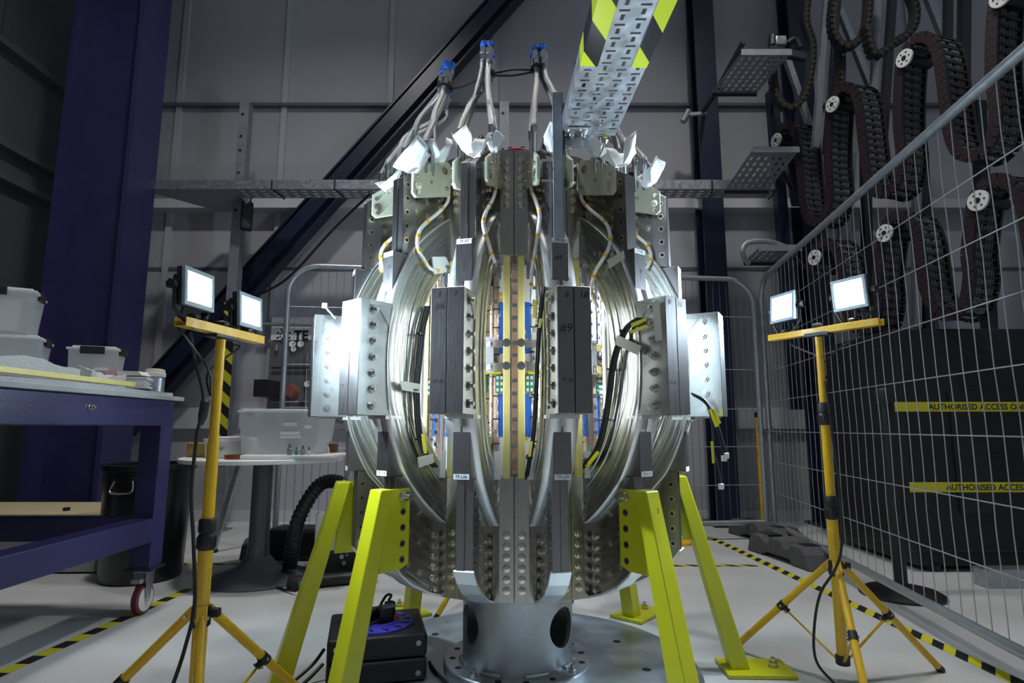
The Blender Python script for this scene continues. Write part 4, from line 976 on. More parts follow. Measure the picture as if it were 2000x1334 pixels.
# ================================================================== FLOOD-LIGHT STANDS
def stand(px, py, zbar, bar_a, bar_b, lamps, feet, label, labels, zh=.40, rz0=-90.0, cord=None, knob=1):
    e = empty('lamp_stand', (px, py, 0)); c = Vector((px, py, 0))
    MB().tube([(px, py, zh-.33), (px, py, .565)], .0185, 18).build('lower_pole', 'yellow', e)
    MB().tube([(px, py, .55), (px, py, zbar-.3 if zbar > 1 else .9)], .0155, 18).build('middle_pole', 'yellow', e)
    MB().tube([(px, py, zbar-.32), (px, py, zbar-.012)], .0130, 18).build('upper_pole', 'yellow', e)
    def grip(z):
        vs = [];
        m = MB(); m.lathe([(.020, 0), (.0225, .004), (.0225, .036), (.020, .040), (.019, .044), (.0225, .048), (.0225, .078), (.020, .082)], (px, py, z), 24)
        g = m.build('grip_collar', 'black', e)
        for i in range(12):
            t = i*math.pi/6; q = Vector((px+.0228*math.cos(t), py+.0228*math.sin(t), z)); MB().span(q+Vector((-.0015, -.0015, .006)), q+Vector((.0015, .0015, .034))).build('grip_rib', 'rubber', g, smooth=0)
    grip(.545)
    if px > -.5: grip(zbar-.34)
    hub = MB().lathe([(.021, 0), (.0245, .003), (.0245, .05), (.021, .053)], (px, py, zh-.035), 20).build('leg_hub', 'black', e)
    MB().box((px+.035, py, zh), (.03, .02, .022)).build('hub_screw', 'black', hub, bevel=.004)
    lo = MB().lathe([(.021, 0), (.0235, .003), (.0235, .03), (.02, .033)], (px, py, zh-.33), 18).build('lower_hub', 'black', e)
    R = .36*zh/.40+.05
    for i in range(3):
        t = math.radians(rz0+120*i); d = Vector((math.cos(t), math.sin(t), 0))
        a = c+d*.034+Vector((0, 0, zh-.008)); b = c+d*R+Vector((0, 0, .014))
        l_ = MB().tube([a, b], .0125, 12).build('leg', 'yellow', e)
        MB().tube([b-(b-a).normalized()*.006, b+(b-a).normalized()*.014], .0135, 10).build('foot_cap', 'black', l_)
        mid = a+(b-a)*.46; dn = (b-a).normalized(); nv = d.cross(Vector((0, 0, 1))).normalized(); pv = nv.cross(dn)
        if pv.z > 0: pv = -pv
        MB().tube([mid-dn*.014, mid+dn*.014], .0150, 12).build('brace_clip', 'black', l_)
        MB().bar(mid+pv*.004, mid+pv*.030, .016, .016, dn).build('brace_clip', 'black', l_, smooth=0, bevel=.003)
        for q in (mid, mid+pv*.024): MB().cyl(q-nv*.0185, q+nv*.0185, .0045, 8).build('rivet', 'steel', l_)
        MB().bar(mid+pv*.024, c+d*.022+Vector((0, 0, zh-.315)), .003, .010, nv).build('brace_strut', 'yellow', l_, smooth=0)
        MB().cyl(a-nv*.019, a+nv*.019, .0045, 8).build('rivet', 'steel', l_)
        MB().bar(a-dn*.03, a+dn*.012, .028, .022, Vector((0, 0, 1))).build('leg_fork', 'yellow', l_, smooth=0, bevel=.003)
    A, B = Vector(bar_a), Vector(bar_b); bd = (B-A).normalized(); bn = Vector((-bd.y, bd.x, 0)).normalized()
    m = MB(); up = Vector((0, 0, 1)); hw = .017
    for off, wv, hv in ((Vector((0, 0, 0)), hw*2, .002), (bn*hw+up*.011, .002, .024), (-bn*hw+up*.011, .002, .024)):
        m.bar(A+off, B+off, wv, hv)
    tb = m.build('cross_bar', 'yellow', e, smooth=0, bevel=.0006)
    mc = c+Vector((0, 0, (A.z+B.z)/2))
    MB().bar(mc-bd*.045-up*.003, mc+bd*.045-up*.003, .042, .014).build('pole_clamp', 'steel_dark', e, smooth=0, bevel=.002)
    MB().tube([mc+up*.0, mc+up*.028], .004, 8).build('clamp_screw', 'steel', e); MB().lathe([(.018, 0), (.021, .004), (.021, .010), (.016, .014)], mc+up*.026, 8).build('clamp_knob', 'black', e)
    tag(e, label, 'lamp stand', 'yellow tripod lamp stands')
    for j, (t, yaw, pitch, lb, lift) in enumerate(lamps):
        q = A+(B-A)*t; f = empty('flood_light', q+up*.012); lc = q+up*lift
        fw = Vector((math.cos(yaw)*math.cos(pitch), math.sin(yaw)*math.cos(pitch), math.sin(pitch))); sx = Vector((-math.sin(yaw), math.cos(yaw), 0)); uv_ = fw.cross(sx)
        S_ = .067 if px > 0 else .060
        bo = MB(); bo.prism([(-S_, -S_*.86), (S_, -S_*.86), (S_, S_*.86), (-S_, S_*.86)], lc-fw*.012, sx, uv_, fw*.016); bo.prism([(-S_*.75, -S_*.62), (S_*.75, -S_*.62), (S_*.75, S_*.62), (-S_*.75, S_*.62)], lc-fw*.032, sx, uv_, fw*.022)
        bo.build('housing', 'black', f, smooth=0, bevel=.003)
        for i in range(7): MB().bar(lc-fw*.030+sx*(-.036+.012*i)-uv_*.034, lc-fw*.030+sx*(-.036+.012*i)+uv_*.034, .002, .018, fw).build('cooling_fin', 'black', f, smooth=0)
        fr = MB()
        for a_, b_, w_ in ((-S_, -S_*.86, 0),):
            h2 = S_*.86; bw = .013
            for p, q2 in (((-S_, -h2), (S_, -h2+bw)), ((-S_, h2-bw), (S_, h2)), ((-S_, -h2+bw), (-S_+bw, h2-bw)), ((S_-bw, -h2+bw), (S_, h2-bw))):
                fr.prism([(p[0], p[1]), (q2[0], p[1]), (q2[0], q2[1]), (p[0], q2[1])], lc+fw*.003, sx, uv_, fw*.010)
        fr.build('front_frame', 'lamp_frame', f, smooth=0, bevel=.0015)
        h2 = S_*.86-.013; w2 = S_-.013
        MB().add([lc+fw*.0065-sx*w2-uv_*h2, lc+fw*.0065+sx*w2-uv_*h2, lc+fw*.0065+sx*w2+uv_*h2, lc+fw*.0065-sx*w2+uv_*h2], [(0, 1, 2, 3)]).build('lit_glass', 'lamp_glass', f, smooth=0)
        for s in (-1, 1):
            pv = lc+sx*s*(S_+.006)-fw*.012
            MB().tube([pv, pv-uv_*.06+fw*.0, q+up*.016+sx*s*.035, q+up*.014+sx*s*.012], .0045, 6).build('bracket', 'black', f)
            kn = MB(); kn.tube([pv-sx*s*.004, pv+sx*s*.016], [.012, .014], 6); kn.build('tilt_knob', 'black', f, smooth=0)
        MB().tube([q, q+up*.026], .004, 8).build('fixing_screw', 'steel', f); MB().lathe([(.015, 0), (.018, .004), (.018, .010), (.013, .014)], q+up*.024, 8).build('fixing_knob', 'black', f)
        MB().tube(catmull([lc-fw*.03-uv_*.03, lc-fw*.05-uv_*.09, q-up*.02-fw*.02, c+Vector((0, 0, zbar-.10))+fw*-.03, c+Vector((0, 0, zbar-.17))-fw*.02], 6), .0032, 6).build('power_lead', 'black', f)
        tag(f, lb, 'flood light', 'lit flood lights on stands')
    if cord:
        cp, blk = cord; tag(MB().tube(catmull(cp, 8), .0048, 8).build('power_cord', 'black'), blk, 'cord', 'lamp stand cords')
    return e
Yl, Yr = 1.66, 2.2
pl_ = P(388, 1230, Yl); pr_ = P(1652, 1200, Yr); 
def T3(p): return (p.x, p.y, p.z)
la, lb_ = P(345, 634, Yl-.17), P(497, 672, Yl+.16); zl = (la.z+lb_.z)/2
cl = P(432, 655, Yl); zl = cl.z
ba = Vector((cl.x-.026, Yl-.165, zl)); bb = Vector((cl.x+.036, Yl+.17, zl))
stand(cl.x, Yl, zl, ba, bb, ((.14, math.radians(-8), math.radians(4), 'lit flood light nearest the camera, on the left yellow stand', .104), (.80, math.radians(-8), math.radians(4), 'lit flood light on the inner end of the left stand bar', .088)), None,
      'yellow tripod lamp stand in the left foreground beside the purple bench', None, .385, -62,
      ([P(372, 650, Yl-.05), P(380, 700, Yl-.03), P(398, 780, Yl-.03), P(385, 850, Yl-.04), P(374, 960, Yl-.04), P(378, 1060, Yl-.04), P(380, 1180, Yl-.06), P(360, 1270, Yl-.10), P(335, 1345, Yl-.14)], 'black power cord hanging down beside the left lamp stand'))
blk = P(398, 800, Yl-.03); tag(MB().tube([blk+Vector((.004, 0, .03)), blk+Vector((.003, 0, .022)), blk-Vector((.002, 0, .02)), blk-Vector((.006, 0, .042))], [.007, .013, .012, .006], 10).build('cord_splitter', 'black'), 'black Y-shaped cord splitter hanging by the left pole', 'splitter')
cr = P(1598, 652, Yr); zr = cr.z
stand(cr.x, Yr, zr, Vector((cr.x+.115, Yr-.20, zr)), Vector((cr.x-.095, Yr+.19, zr)), ((.22, math.radians(204), math.radians(-4), 'lit flood light on the near end of the right stand bar', .128), (.84, math.radians(196), math.radians(4), 'lit flood light on the far end of the right stand bar', .126)), None,
      'yellow tripod lamp stand at the right in front of the mesh fence', None, .385, -108,
      ([P(1612, 745, Yr-.02), P(1626, 850, Yr-.03), P(1640, 960, Yr-.04), P(1644, 1060, Yr-.05), P(1632, 1110, Yr-.06), P(1602, 1160, Yr-.06), P(1590, 1230, Yr-.06), P(1594, 1290, Yr-.07), P(1625, 1330, Yr-.1), P(1650, 1350, Yr-.12)], 'black power cord hanging down the right lamp stand'))
bp_ = Vector((-.10, 3.18, 0))  # stand follows a glimpsed yellow leg; added with its lamps to brighten the interior
stand(-.10, 3.18, 1.22, Vector((-.28, 3.20, 1.22)), Vector((.08, 3.16, 1.22)), ((.12, math.radians(-84), math.radians(-4), 'lit flood light behind the magnet, left of its pair', .105), (.88, math.radians(-96), math.radians(-4), 'lit flood light behind the magnet, right of its pair', .105)), None,
      'yellow tripod lamp stand standing behind the magnet', None, .385, -128)
# ================================================================== PURPLE BENCH AND WHAT IS ON IT
e = empty('work_bench', (-2.3, 2.1, 0)); BX = -1.70; BYb = 3.0; BXl = -2.75; BYf = .9; zt0 = 1.012
def bx(name, a, b, m='purple', par=None, bev=.004): return MB().span(a, b).build(name, m, par or e, smooth=0, bevel=bev)
for x in (BX-.05, BXl+.05):
    for y in (BYb-.05, BYf+.05):
        l_ = bx('leg', (x-.05, y-.05, .215), (x+.05, y+.05, zt0-.005))
        MB().span((x-.06, y-.06, .205), (x+.06, y+.06, .217)).build('caster_plate', 'steel_dark', l_, smooth=0)
        cs = MB().prism([(-.035, .20), (.035, .20), (.03, .14), (.012, .075), (-.012, .075)], (x-.028, y, 0), (0, 1, 0), (0, 0, 1), (.004, 0, 0)); cs.prism([(-.035, .20), (.035, .20), (.03, .14), (.012, .075), (-.012, .075)], (x+.024, y, 0), (0, 1, 0), (0, 0, 1), (.004, 0, 0)); cs.span((x-.03, y-.04, .195), (x+.03, y+.04, .206))
        cs.build('caster_fork', 'galv', l_, smooth=0)
        MB().lathe([(.064, -.016), (.070, -.012), (.070, .012), (.064, .016)], (x, y, .0705), 28, axis=(1, 0, 0)).build('caster_tyre', 'caster_red', l_); MB().lathe([(.056, -.018), (.056, .018)], (x, y, .0705), 24, axis=(1, 0, 0)).build('caster_wheel', 'caster_white', l_); MB().lathe([(.012, -.03), (.012, .03)], (x, y, .0705), 12, axis=(1, 0, 0)).build('axle', 'steel', l_)
        MB().box((x-.0, y-.05, .16), (.05, .03, .02)).build('brake_pedal', 'galv', l_, bevel=.004)
for y in (BYb-.05, BYf+.05):
    bx('top_rail', (BXl+.1, y-.04, zt0-.132), (BX-.1, y+.04, zt0-.008)); bx('lower_rail', (BXl+.1, y-.04, .335), (BX-.1, y+.04, .445))
for x in (BX-.05, BXl+.05):
    bx('top_rail', (x-.05, BYf+.1, zt0-.132), (x+.05, BYb-.1, zt0-.008)); bx('lower_rail', (x-.05, BYf+.1, .335), (x+.05, BYb-.1, .445))
bx('table_top', (BXl-.03, BYf-.03, zt0-.008), (BX+.03, BYb+.03, zt0+.012), 'board', None, .002)
place(nut_me, 'bolt', e, (BX, 2.4, zt0-.06), (1, 0, 0))
tag(e, 'heavy purple steel work bench on casters at the left edge', 'bench')
zT = zt0+.0125
def sheet(name, x0, x1, y0, y1, z, h, m, label, cat, seed=0, amp=.008):
    rnd = random.Random(seed); n, k = 26, 18; vs = []; fs = []
    for lay in (0, 1):
        for i in range(n+1):
            for j in range(k+1):
                a, b = i/n, j/k; zz = z if lay == 0 else z+h+amp*(math.sin(7*a+3*b+seed)+math.sin(13*b-5*a+seed*2)+rnd.uniform(-.3, .3))*.5
                ex = .006*math.sin(9*b+seed)
                vs.append((x0+(x1-x0)*a+ex, y0+(y1-y0)*b+.006*math.sin(8*a), max(zz, z+(.001 if lay else 0))))
    N = (n+1)*(k+1)
    for i in range(n):
        for j in range(k):
            q = i*(k+1)+j; fs.append((q, q+1, q+k+2, q+k+1)); fs.append((N+q, N+q+k+1, N+q+k+2, N+q+1))
    for i in range(n):
        a = i*(k+1); fs.append((a, a+k+1, N+a+k+1, N+a)); a = i*(k+1)+k; fs.append((a, N+a, N+a+k+1, a+k+1))
    for j in range(k):
        a = j; fs.append((a, N+a, N+a+1, a+1)); a = n*(k+1)+j; fs.append((a, a+1, N+a+1, N+a))
    return tag(MB().add(vs, fs).build(name, m, None, smooth=50), label, cat)
sheet('wrapping_film', -2.74, -1.70, .95, 2.98, zT, .022, 'bubble', 'crinkled clear wrapping film covering the purple bench top', 'film', 2, .006)
zF = zT+.030
tag(MB().bar((-1.735, 1.5, zF+.012), (-1.745, 2.72, zF+.012), .03, .02).build('wooden_batten', 'grp_yellow', None, smooth=0, bevel=.002), 'long yellow batten lying along the front edge of the bench', 'batten')
sheet('bubble_wrap', -2.2, -1.78, 1.6, 2.42, zF, .055, 'bubble', 'heaped pale bubble wrap on the bench in front of the boxes', 'bubble wrap', 5, .022)
def storage_box(cx, cy, z, sx, sy, sz, rz, label, cat='storage box', latch=(0,), paper=False, labels=(), group='clear storage boxes with black latches'):
    e = empty('storage_box', (cx, cy, z), rz, True)
    def fr(p): return Vector(p)
    m = MB(); t = .004; tp = .90
    b = [(-sx/2*tp, -sy/2*tp), (sx/2*tp, -sy/2*tp), (sx/2*tp, sy/2*tp), (-sx/2*tp, sy/2*tp)]; u = [(x/tp, y/tp) for x, y in b]
    ib = [(x*.975, y*.975) for x, y in b]; iu = [(x*.98, y*.98) for x, y in u]
    vs = [(x, y, 0) for x, y in b]+[(x, y, sz) for x, y in u]+[(x, y, t) for x, y in ib]+[(x, y, sz) for x, y in iu]
    fs = [(3, 2, 1, 0)]+[(i, (i+1) % 4, 4+(i+1) % 4, 4+i) for i in range(4)]+[(8, 9, 10, 11)]+[(8+i, 12+i, 12+(i+1) % 4, 8+(i+1) % 4) for i in range(4)]+[(4+i, 4+(i+1) % 4, 12+(i+1) % 4, 12+i) for i in range(4)]
    m.add(vs, fs); bd = m.build('body', 'clear_box', e, smooth=0)
    MB().span((-sx/2-.008, -sy/2-.008, sz-.006), (sx/2+.008, sy/2+.008, sz+.006)).build('lid', 'box_rim', e, smooth=0, bevel=.003)
    MB().span((-sx/2+.01, -sy/2+.01, sz+.005), (sx/2-.01, sy/2-.01, sz+.016)).build('lid_panel', 'box_rim', e, smooth=0, bevel=.004)
    for s in latch:
        if s == 0: MB().span((-.05, -sy/2-.016, sz-.024), (.05, -sy/2-.002, sz+.012)).build('latch', 'black', e, smooth=0, bevel=.003)
        else: MB().span((s*sx/2-.002*s, -.045, sz-.024) if s > 0 else (-sx/2-.016, -.045, sz-.024), (sx/2+.016, .045, sz+.012) if s > 0 else (-sx/2+.002, .045, sz+.012)).build('latch', 'black', e, smooth=0, bevel=.003)
    if paper: MB().box((sx*.12, -sy*.36, sz*.45), (sx*.4, .003, sz*.7), .1).build('paper_sheet', 'paper', e, smooth=0)
    for (lx, lz, w_, h_) in labels:
        lb2 = MB().span((lx-w_/2, -sy/2*(.90+.1*lz/sz)-.003, lz-h_/2), (lx+w_/2, -sy/2*(.90+.1*lz/sz)-.002, lz+h_/2)).build('label_strip', 'label', e, smooth=0)
    tag(e, label, cat, group); return e
zb_ = zF+.004
c1 = P(30, 620, 2.75); c2 = P(45, 690, 2.72); c3 = P(135, 695, 2.80)
storage_box(-2.27, 2.62, zb_, .30, .25, .20, .5, 'clear storage box at the bottom left, under the tallest box', latch=(1,), labels=((.08, .10, .06, .014),))
storage_box(-2.03, 2.88, zb_, .20, .15, .185, .35, 'smallest clear storage box on the bench, right of the stack', latch=(1, 0), labels=((.04, .09, .06, .014),))
storage_box(-2.30, 2.60, zb_+.217, .29, .24, .19, .52, 'tallest clear storage box with a paper inside, top of the stack', latch=(1, 0), paper=True, labels=((-.03, .12, .08, .014),))
e = empty('document_pile', P(295, 752, 2.88)); q = Vector((-1.86, 2.86, zF))
for i in range(6): MB().box(q+Vector((random.uniform(-.008, .008), random.uniform(-.008, .008), .006+.009*i)), (.21, .16, .0085), .3+random.uniform(-.08, .08)).build('paper_block', 'paper', e, smooth=0)
MB().box(q+Vector((-.05, .0, .062)), (.10, .11, .006), .2).build('orange_card', 'orange', e, smooth=0)
MB().prism([(0, 0), (.12, 0), (.10, .02), (.0, .022)], q+Vector((-.02, -.05, .062)), (1, 0, 0), (0, 0, 1), (0, .1, 0)).build('folded_sheet', 'paper', e, smooth=0)
tag(e, 'pile of white papers with an orange card on the bench corner', 'papers')
def jar(x, y, z, label):
    e = empty('jar', (x, y, z)); MB().lathe([(.040, 0), (.045, .004), (.045, .07), (.040, .076)], (x, y, z), 28).build('jar_body', 'galv', e); MB().lathe([(.046, .076), (.047, .08), (.047, .096), (.043, .098), (.043, .112), (.030, .116)], (x, y, z), 28).build('jar_lid', 'cream', e); tag(e, label, 'jar')
jar(-1.77, 2.93, zF-.012, 'silver jar with a cream lid at the end of the bench')
sheet('plastic_bag', -2.05, -1.80, 2.52, 2.76, zF, .05, 'bubble', 'crumpled clear plastic bag on the bench before the papers', 'plastic bag', 9, .03)
# bin behind the bench
bc_ = G(275, 1128); e = empty('waste_bin', (bc_.x, bc_.y, 0)); x, y = bc_.x, bc_.y
MB().lathe([(.205, 0), (.215, .02), (.235, .62), (.252, .625), (.254, .655), (.245, .66), (.228, .66), (.225, .62), (.20, .03)], (x, y, 0), 40).build('body', 'black_gloss', e)
hd = MB().tube(catmull([(x-.05, y-.238, .575), (x-.062, y-.252, .53), (x-.045, y-.262, .51), (x+.045, y-.262, .51), (x+.062, y-.252, .53), (x+.05, y-.238, .575)], 4), .006, 8).build('handle', 'steel', e); MB().box((x, y-.236, .58), (.14, .012, .03)).build('handle_mount', 'black', e, bevel=.004)
tag(e, 'large round black bin behind the bench leg', 'bin')
e = empty('flat_crate', P(60, 985, 4.1)); q = P(100, 985, 3.85)
MB().box((q.x-.15, 4.0, .16), (1.1, .55, .30)).build('crate_body', 'board', e, smooth=0, bevel=.006); MB().box((q.x-.15, 4.0, .335), (1.14, .59, .035)).build('lid_board', 'wood', e, smooth=0, bevel=.003); MB().box((q.x-.15, 3.71, .285), (1.12, .012, .05)).build('lid_edge', 'table_white', e, smooth=0)
for s in (-.42, .1): MB().lathe([(.02, 0), (.02, .02)], (q.x+s, 3.85, .352), 12).build('catch', 'black', e)
tag(e, 'low grey crate with a wooden lid on the floor under the bench', 'crate')
tag(MB().span((-4.2, 2.95, 0), (-3.4, 3.62, .98)).build('dark_case', 'black', None, smooth=0, bevel=.02), 'tall black case standing in shadow beneath the bench at the far left', 'case')
# ================================================================== ROUND TABLE
tx, ty = -1.49, 3.62; tzp = P(515, 893, 3.55).z
e = empty('round_table', (tx, ty, 0))
MB().lathe([(.45, tzp-.025), (.455, tzp-.02), (.455, tzp-.004), (.45, tzp)], (tx, ty, 0), 64).build('table_top', 'table_white', e)
MB().lathe([(.305, 0), (.305, .008), (.29, .02), (.12, .07), (.065, .13), (.058, .2), (.056, tzp-.03)], (tx, ty, 0), 48).build('pedestal', 'table_leg', e)
MB().lathe([(.11, tzp-.045), (.12, tzp-.026)], (tx, ty, 0), 24).build('top_mount', 'steel_dark', e)
tag(e, 'round white table on a grey trumpet-foot pedestal', 'table')
z = tzp+.0005
def on(u, Y): return P(u, 880, Y).x
e = storage_box(on(562, 3.5), 3.5, z+.026, .46, .30, .235, 0, 'big clear plastic tub with label strips on the round table', latch=(-1,), labels=((.06, .165, .08, .02), (.16, .15, .04, .016), (.06, .115, .11, .018), (.065, .095, .115, .016)), group=None)
for dx, w_, h_, mm in ((-.14, .05, .06, 'cream'), (-.02, .14, .05, 'board'), (.16, .045, .085, 'white')): MB().span((dx, .02, .006), (dx+w_, .10, .006+h_)).build('stored_part', mm, e, smooth=0, bevel=.004)
tag(MB().box((on(575, 3.42), 3.45, z+.012), (.50, .33, .024)).build('foam_tray', 'white', None, smooth=0, bevel=.008), 'white foam slab under the big clear tub on the table', 'tray')
e = empty('small_parts', (on(585, 3.28), 3.27, z)); 
tub = empty('plastic_tub', (on(440, 3.52), 3.52, z)); x = on(440, 3.52)
MB().lathe([(.098, 0), (.104, .004), (.112, .095), (.118, .097), (.118, .108), (.108, .108), (.10, .01)], (x, 3.52, z), 40).build('body', 'white', tub); MB().lathe([(.1, .098), (.1, .115), (.09, .12)], (x, 3.53, z), 32).build('lid', 'white', tub)
text('SHARP', .030, (x, 3.52-.1115, z+.052), (1, 0, 0), (0, 0, 1), 'ink_soft', tub, shear=.25, name='marker_writing')
MB().bar((x+.03, 3.5, z+.12), (x+.13, 3.5, z+.14), .006, .006).build('swab_stick', 'cream', tub)
tag(tub, 'white round tub with SHARP handwritten on the table', 'tub')
bpy.data.objects.remove(e)
x = on(460, 3.33); tag(MB().lathe([(.055, 0), (.055, .024), (.040, .024), (.040, 0)], (x, 3.33, z), 36, close=True).build('tape_roll', 'amber', None), 'roll of dark amber tape lying on the table edge', 'tape')
x = on(395, 3.6); e = empty('cardboard_box', (x, 3.6, z)); MB().box((x, 3.6, z+.04), (.13, .11, .08)).build('body', 'cardboard', e, smooth=0); MB().bar((x-.065, 3.545, z+.082), (x+.065, 3.535, z+.078), .05, .003).build('flap', 'cardboard', e, smooth=0); tag(e, 'open brown cardboard box at the left rim of the table', 'box')
x = on(492, 3.78); e = empty('spray_bottle', (x, 3.78, z)); MB().lathe([(.035, 0), (.037, .005), (.037, .09), (.022, .11)], (x, 3.78, z), 24).build('body', 'white', e); MB().lathe([(.022, .11), (.022, .135)], (x, 3.78, z), 18).build('cap', 'blue_plastic', e); MB().tube([(x, 3.78, z+.13), (x, 3.78, z+.19), (x+.02, 3.78, z+.2)], .005, 8).build('spout', 'blue_plastic', e); tag(e, 'white wash bottle with a blue cap behind the clear tub', 'bottle')
x = on(650, 3.62); e = empty('brown_spool', (x, 3.62, z)); MB().box((x, 3.62, z+.04), (.05, .06, .075)).build('body', 'brown', e, smooth=0, bevel=.006); MB().tube(catmull([(x-.04, 3.55, z), (x-.04, 3.55, z+.05), (x-.02, 3.55, z+.06), (x-.005, 3.55, z+.05), (x-.005, 3.55, z)], 4), .005, 6).build('hook', 'white', e); tag(e, 'small brown box with a white hook at the right rim of the table', 'box')
for i, (u, mm, s_) in enumerate(((565, 'galv', .018), (578, 'pcb', .012), (590, 'galv', .015), (602, 'white', .012))):
    x = on(u, 3.29); e = empty('small_fitting', (x, 3.30, z+.024)); MB().box((x, 3.30, z+.024+s_), (s_*1.6, s_*1.2, s_*2), .5*i).build('body', mm, e, bevel=.003); MB().cyl((x, 3.30, z+.024+s_*2), (x, 3.30, z+.03+s_*3), s_*.4, 8).build('stem', 'steel', e)
    tag(e, ['tall metal fitting on the foam slab', 'tiny green part on the foam slab beside the tall fitting', 'metal fitting with stem in the middle of the foam slab row', 'small white connector, last of the row on the foam slab'][i], 'fitting', 'small fittings on the foam slab')
# ================================================================== FUME EXTRACTOR, HOSE, CASE, PIPE
ex = G(655, 1128); ex_y = ex.y+.12; e = empty('fume_extractor', (ex.x, ex_y, 0)); x0, x1 = P(611, 1100, ex_y-.15).x, P(712, 1100, ex_y-.15).x; zt_ = P(650, 1002, ex_y-.15).z
MB().span((x0, ex_y-.15, .01), (x1, ex_y+.18, zt_)).build('body', 'extractor', e, smooth=0, bevel=.012, seg=3)
cp = MB().span((x0+.02, ex_y-.156, .03), (x1-.05, ex_y-.149, .16)).build('control_panel', 'black', e, smooth=0, bevel=.004)
for (dx, dz, r_, mm) in ((.17, .125, .013, 'galv'), (.20, .135, .010, 'pcb'), (.185, .09, .012, 'galv'), (.06, .09, .022, 'steel_dark')): MB().cyl((x0+dx, ex_y-.157, dz), (x0+dx, ex_y-.162, dz), r_, 16).build('button', mm, cp)
MB().lathe([(.05, 0), (.05, .03), (.043, .035), (.043, .06)], ((x0+x1)/2, ex_y, zt_), 24).build('hose_port', 'galv', e)
for xx in (x0+.03, x1-.03): MB().cyl((xx, ex_y-.1, 0), (xx, ex_y-.1, .014), .018, 10).build('foot', 'rubber', e)
tag(e, 'white fume extractor unit with a dark control panel on the floor', 'extractor')
xc = (x0+x1)/2; hp = catmull([(xc, ex_y, zt_+.03), (xc, ex_y, zt_+.10), (xc-.06, ex_y-.04, zt_+.17), (xc-.16, ex_y-.08, zt_+.15), (P(592, 1050, ex_y-.12).x-.02, ex_y-.14, zt_-.02), (P(570, 1100, ex_y-.16).x, ex_y-.17, .16), (P(566, 1120, ex_y-.18).x, ex_y-.19, .06)], 14)
tag(MB().tube(hp, [.046 if i % 2 else .039 for i in range(len(hp))], 16).build('extraction_hose', 'black_gloss', None, smooth=40), 'ribbed black hose arching out of the white extractor', 'hose')
pp_ = [P(560, 1150, ex_y-.35), P(700, 1142, ex_y-.3)]; a_ = G(575, 1152); b_ = G(735, 1136)
e = empty('hose_nozzle', a_); MB().tube([a_+Vector((0, 0, .035)), b_+Vector((0, 0, .035))], .034, 16).build('pipe', 'black', e); MB().tube([a_+Vector((-.03, 0, .035)), a_+Vector((.09, 0, .035))], .040, 16).build('collar', 'rubber', e); MB().box(a_+Vector((.05, -.04, .04)), (.03, .004, .03)).build('sticker', 'pcb', e, smooth=0); tag(e, 'straight black pipe lying on the floor before the extractor', 'pipe')
c = G(575, 1098); tag(MB().box((c.x, c.y+.15, .10), (.42, .26, .20)).build('black_case', 'black', None, smooth=0, bevel=.03, seg=3), 'black soft case on the floor behind the table foot', 'case')
tag(MB().tube(catmull([G(512, 1110, .01), G(520, 1135, .008), G(550, 1150, .008), G(578, 1155, .02)], 8), .006, 6).build('floor_cable', 'black', None), 'thin black cable curling from the table foot to the pipe', 'cable')
# aluminium strut leaning at the back
def strut(u0, v0, u1, v1, Y, label):
    pa, pb = P(u0, v0, Y), P(u1, v1, Y); pb = pa+(pb-pa)*((pa.z-.02)/(pa.z-pb.z)); e = empty('tripod_strut', pb); MB().bar(pa, pb, .035, .035, (0, -1, 0)).build('profile', 'galv', e, smooth=0, bevel=.003); MB().lathe([(.03, 0), (.03, .02)], pb-Vector((0, 0, .02)), 12).build('foot', 'black', e); tag(e, label, 'strut')
strut(468, 905, 430, 1030, 4.35, 'slanted bright aluminium strut standing left of the table pedestal')
strut(690, 850, 668, 985, 4.35, 'slanted bright aluminium strut behind the right rim of the table')
# gauge panel with sign
Yg = WY-.10; e = empty('gauge_panel', (P(580, 740, Yg).x, Yg, .9)); a, b = P(528, 668, Yg), P(760, 826, Yg)
MB().span((a.x, Yg, b.z), (b.x, Yg+.03, a.z)).build('back_board', 'gauge_panel', e, smooth=0)
for u, v, r_ in ((571, 672, .038), (587, 672, .036), (573, 682, .030), (533, 770, .036), (555, 770, .034), (600, 750, .036)):
    c = P(u, v, Yg-.03); g = MB().cyl(c, c+Vector((0, .03, 0)), r_, 20).build('gauge', 'steel', e); MB().cyl(c-Vector((0, .002, 0)), c, r_*.82, 20).build('dial', 'label', g); MB().bar(c-Vector((0, .003, 0)), c+Vector((r_*.5, -.003, r_*.4)), .002, .004).build('needle', 'ink', g)
for v in (718, 785): p = P(530, v, Yg-.03); MB().tube([p, Vector((b.x, p.y, p.z))], .010, 8).build('gas_pipe', 'steel_dark' if v < 730 else 'galv', e)
for u in (556, 600, 640): p = P(u, 690, Yg-.02); q_ = P(u-4, 815, Yg-.02); MB().tube([p, q_], .007, 8).build('gas_pipe', 'galv', e)
for u, v in ((540, 680), (557, 700), (586, 790), (592, 790)): p = P(u, v, Yg-.02); MB().box(p, (.03, .04, .06)).build('valve', 'steel_dark' if v > 720 else 'galv', e, bevel=.005)
p = P(570, 765, Yg-.012); MB().lathe([(.07, -.012), (.05, -.05)], p, 20, axis=(0, 1, 0)).build('red_disc', 'red_faded', e)
tag(e, 'grey gas board with round pressure gauges seen behind the left fence post', 'gauge panel')
e = empty('wall_sign', P(600, 645, Yg)); a, b = P(531, 620, Yg-.01), P(720, 664, Yg-.01)
MB().span((a.x, Yg-.01, b.z), (b.x, Yg+.01, a.z)).build('board', 'sign', e, smooth=0)
MB().tube([P(500, 633, Yg-.05), P(760, 636, Yg-.05)], .018, 10).build('conduit', 'galv_dull', e)
text('TE', .125, P(588, 656, Yg-.012), (1, 0, 0), (0, 0, 1), 'ink', e, bold=.006)
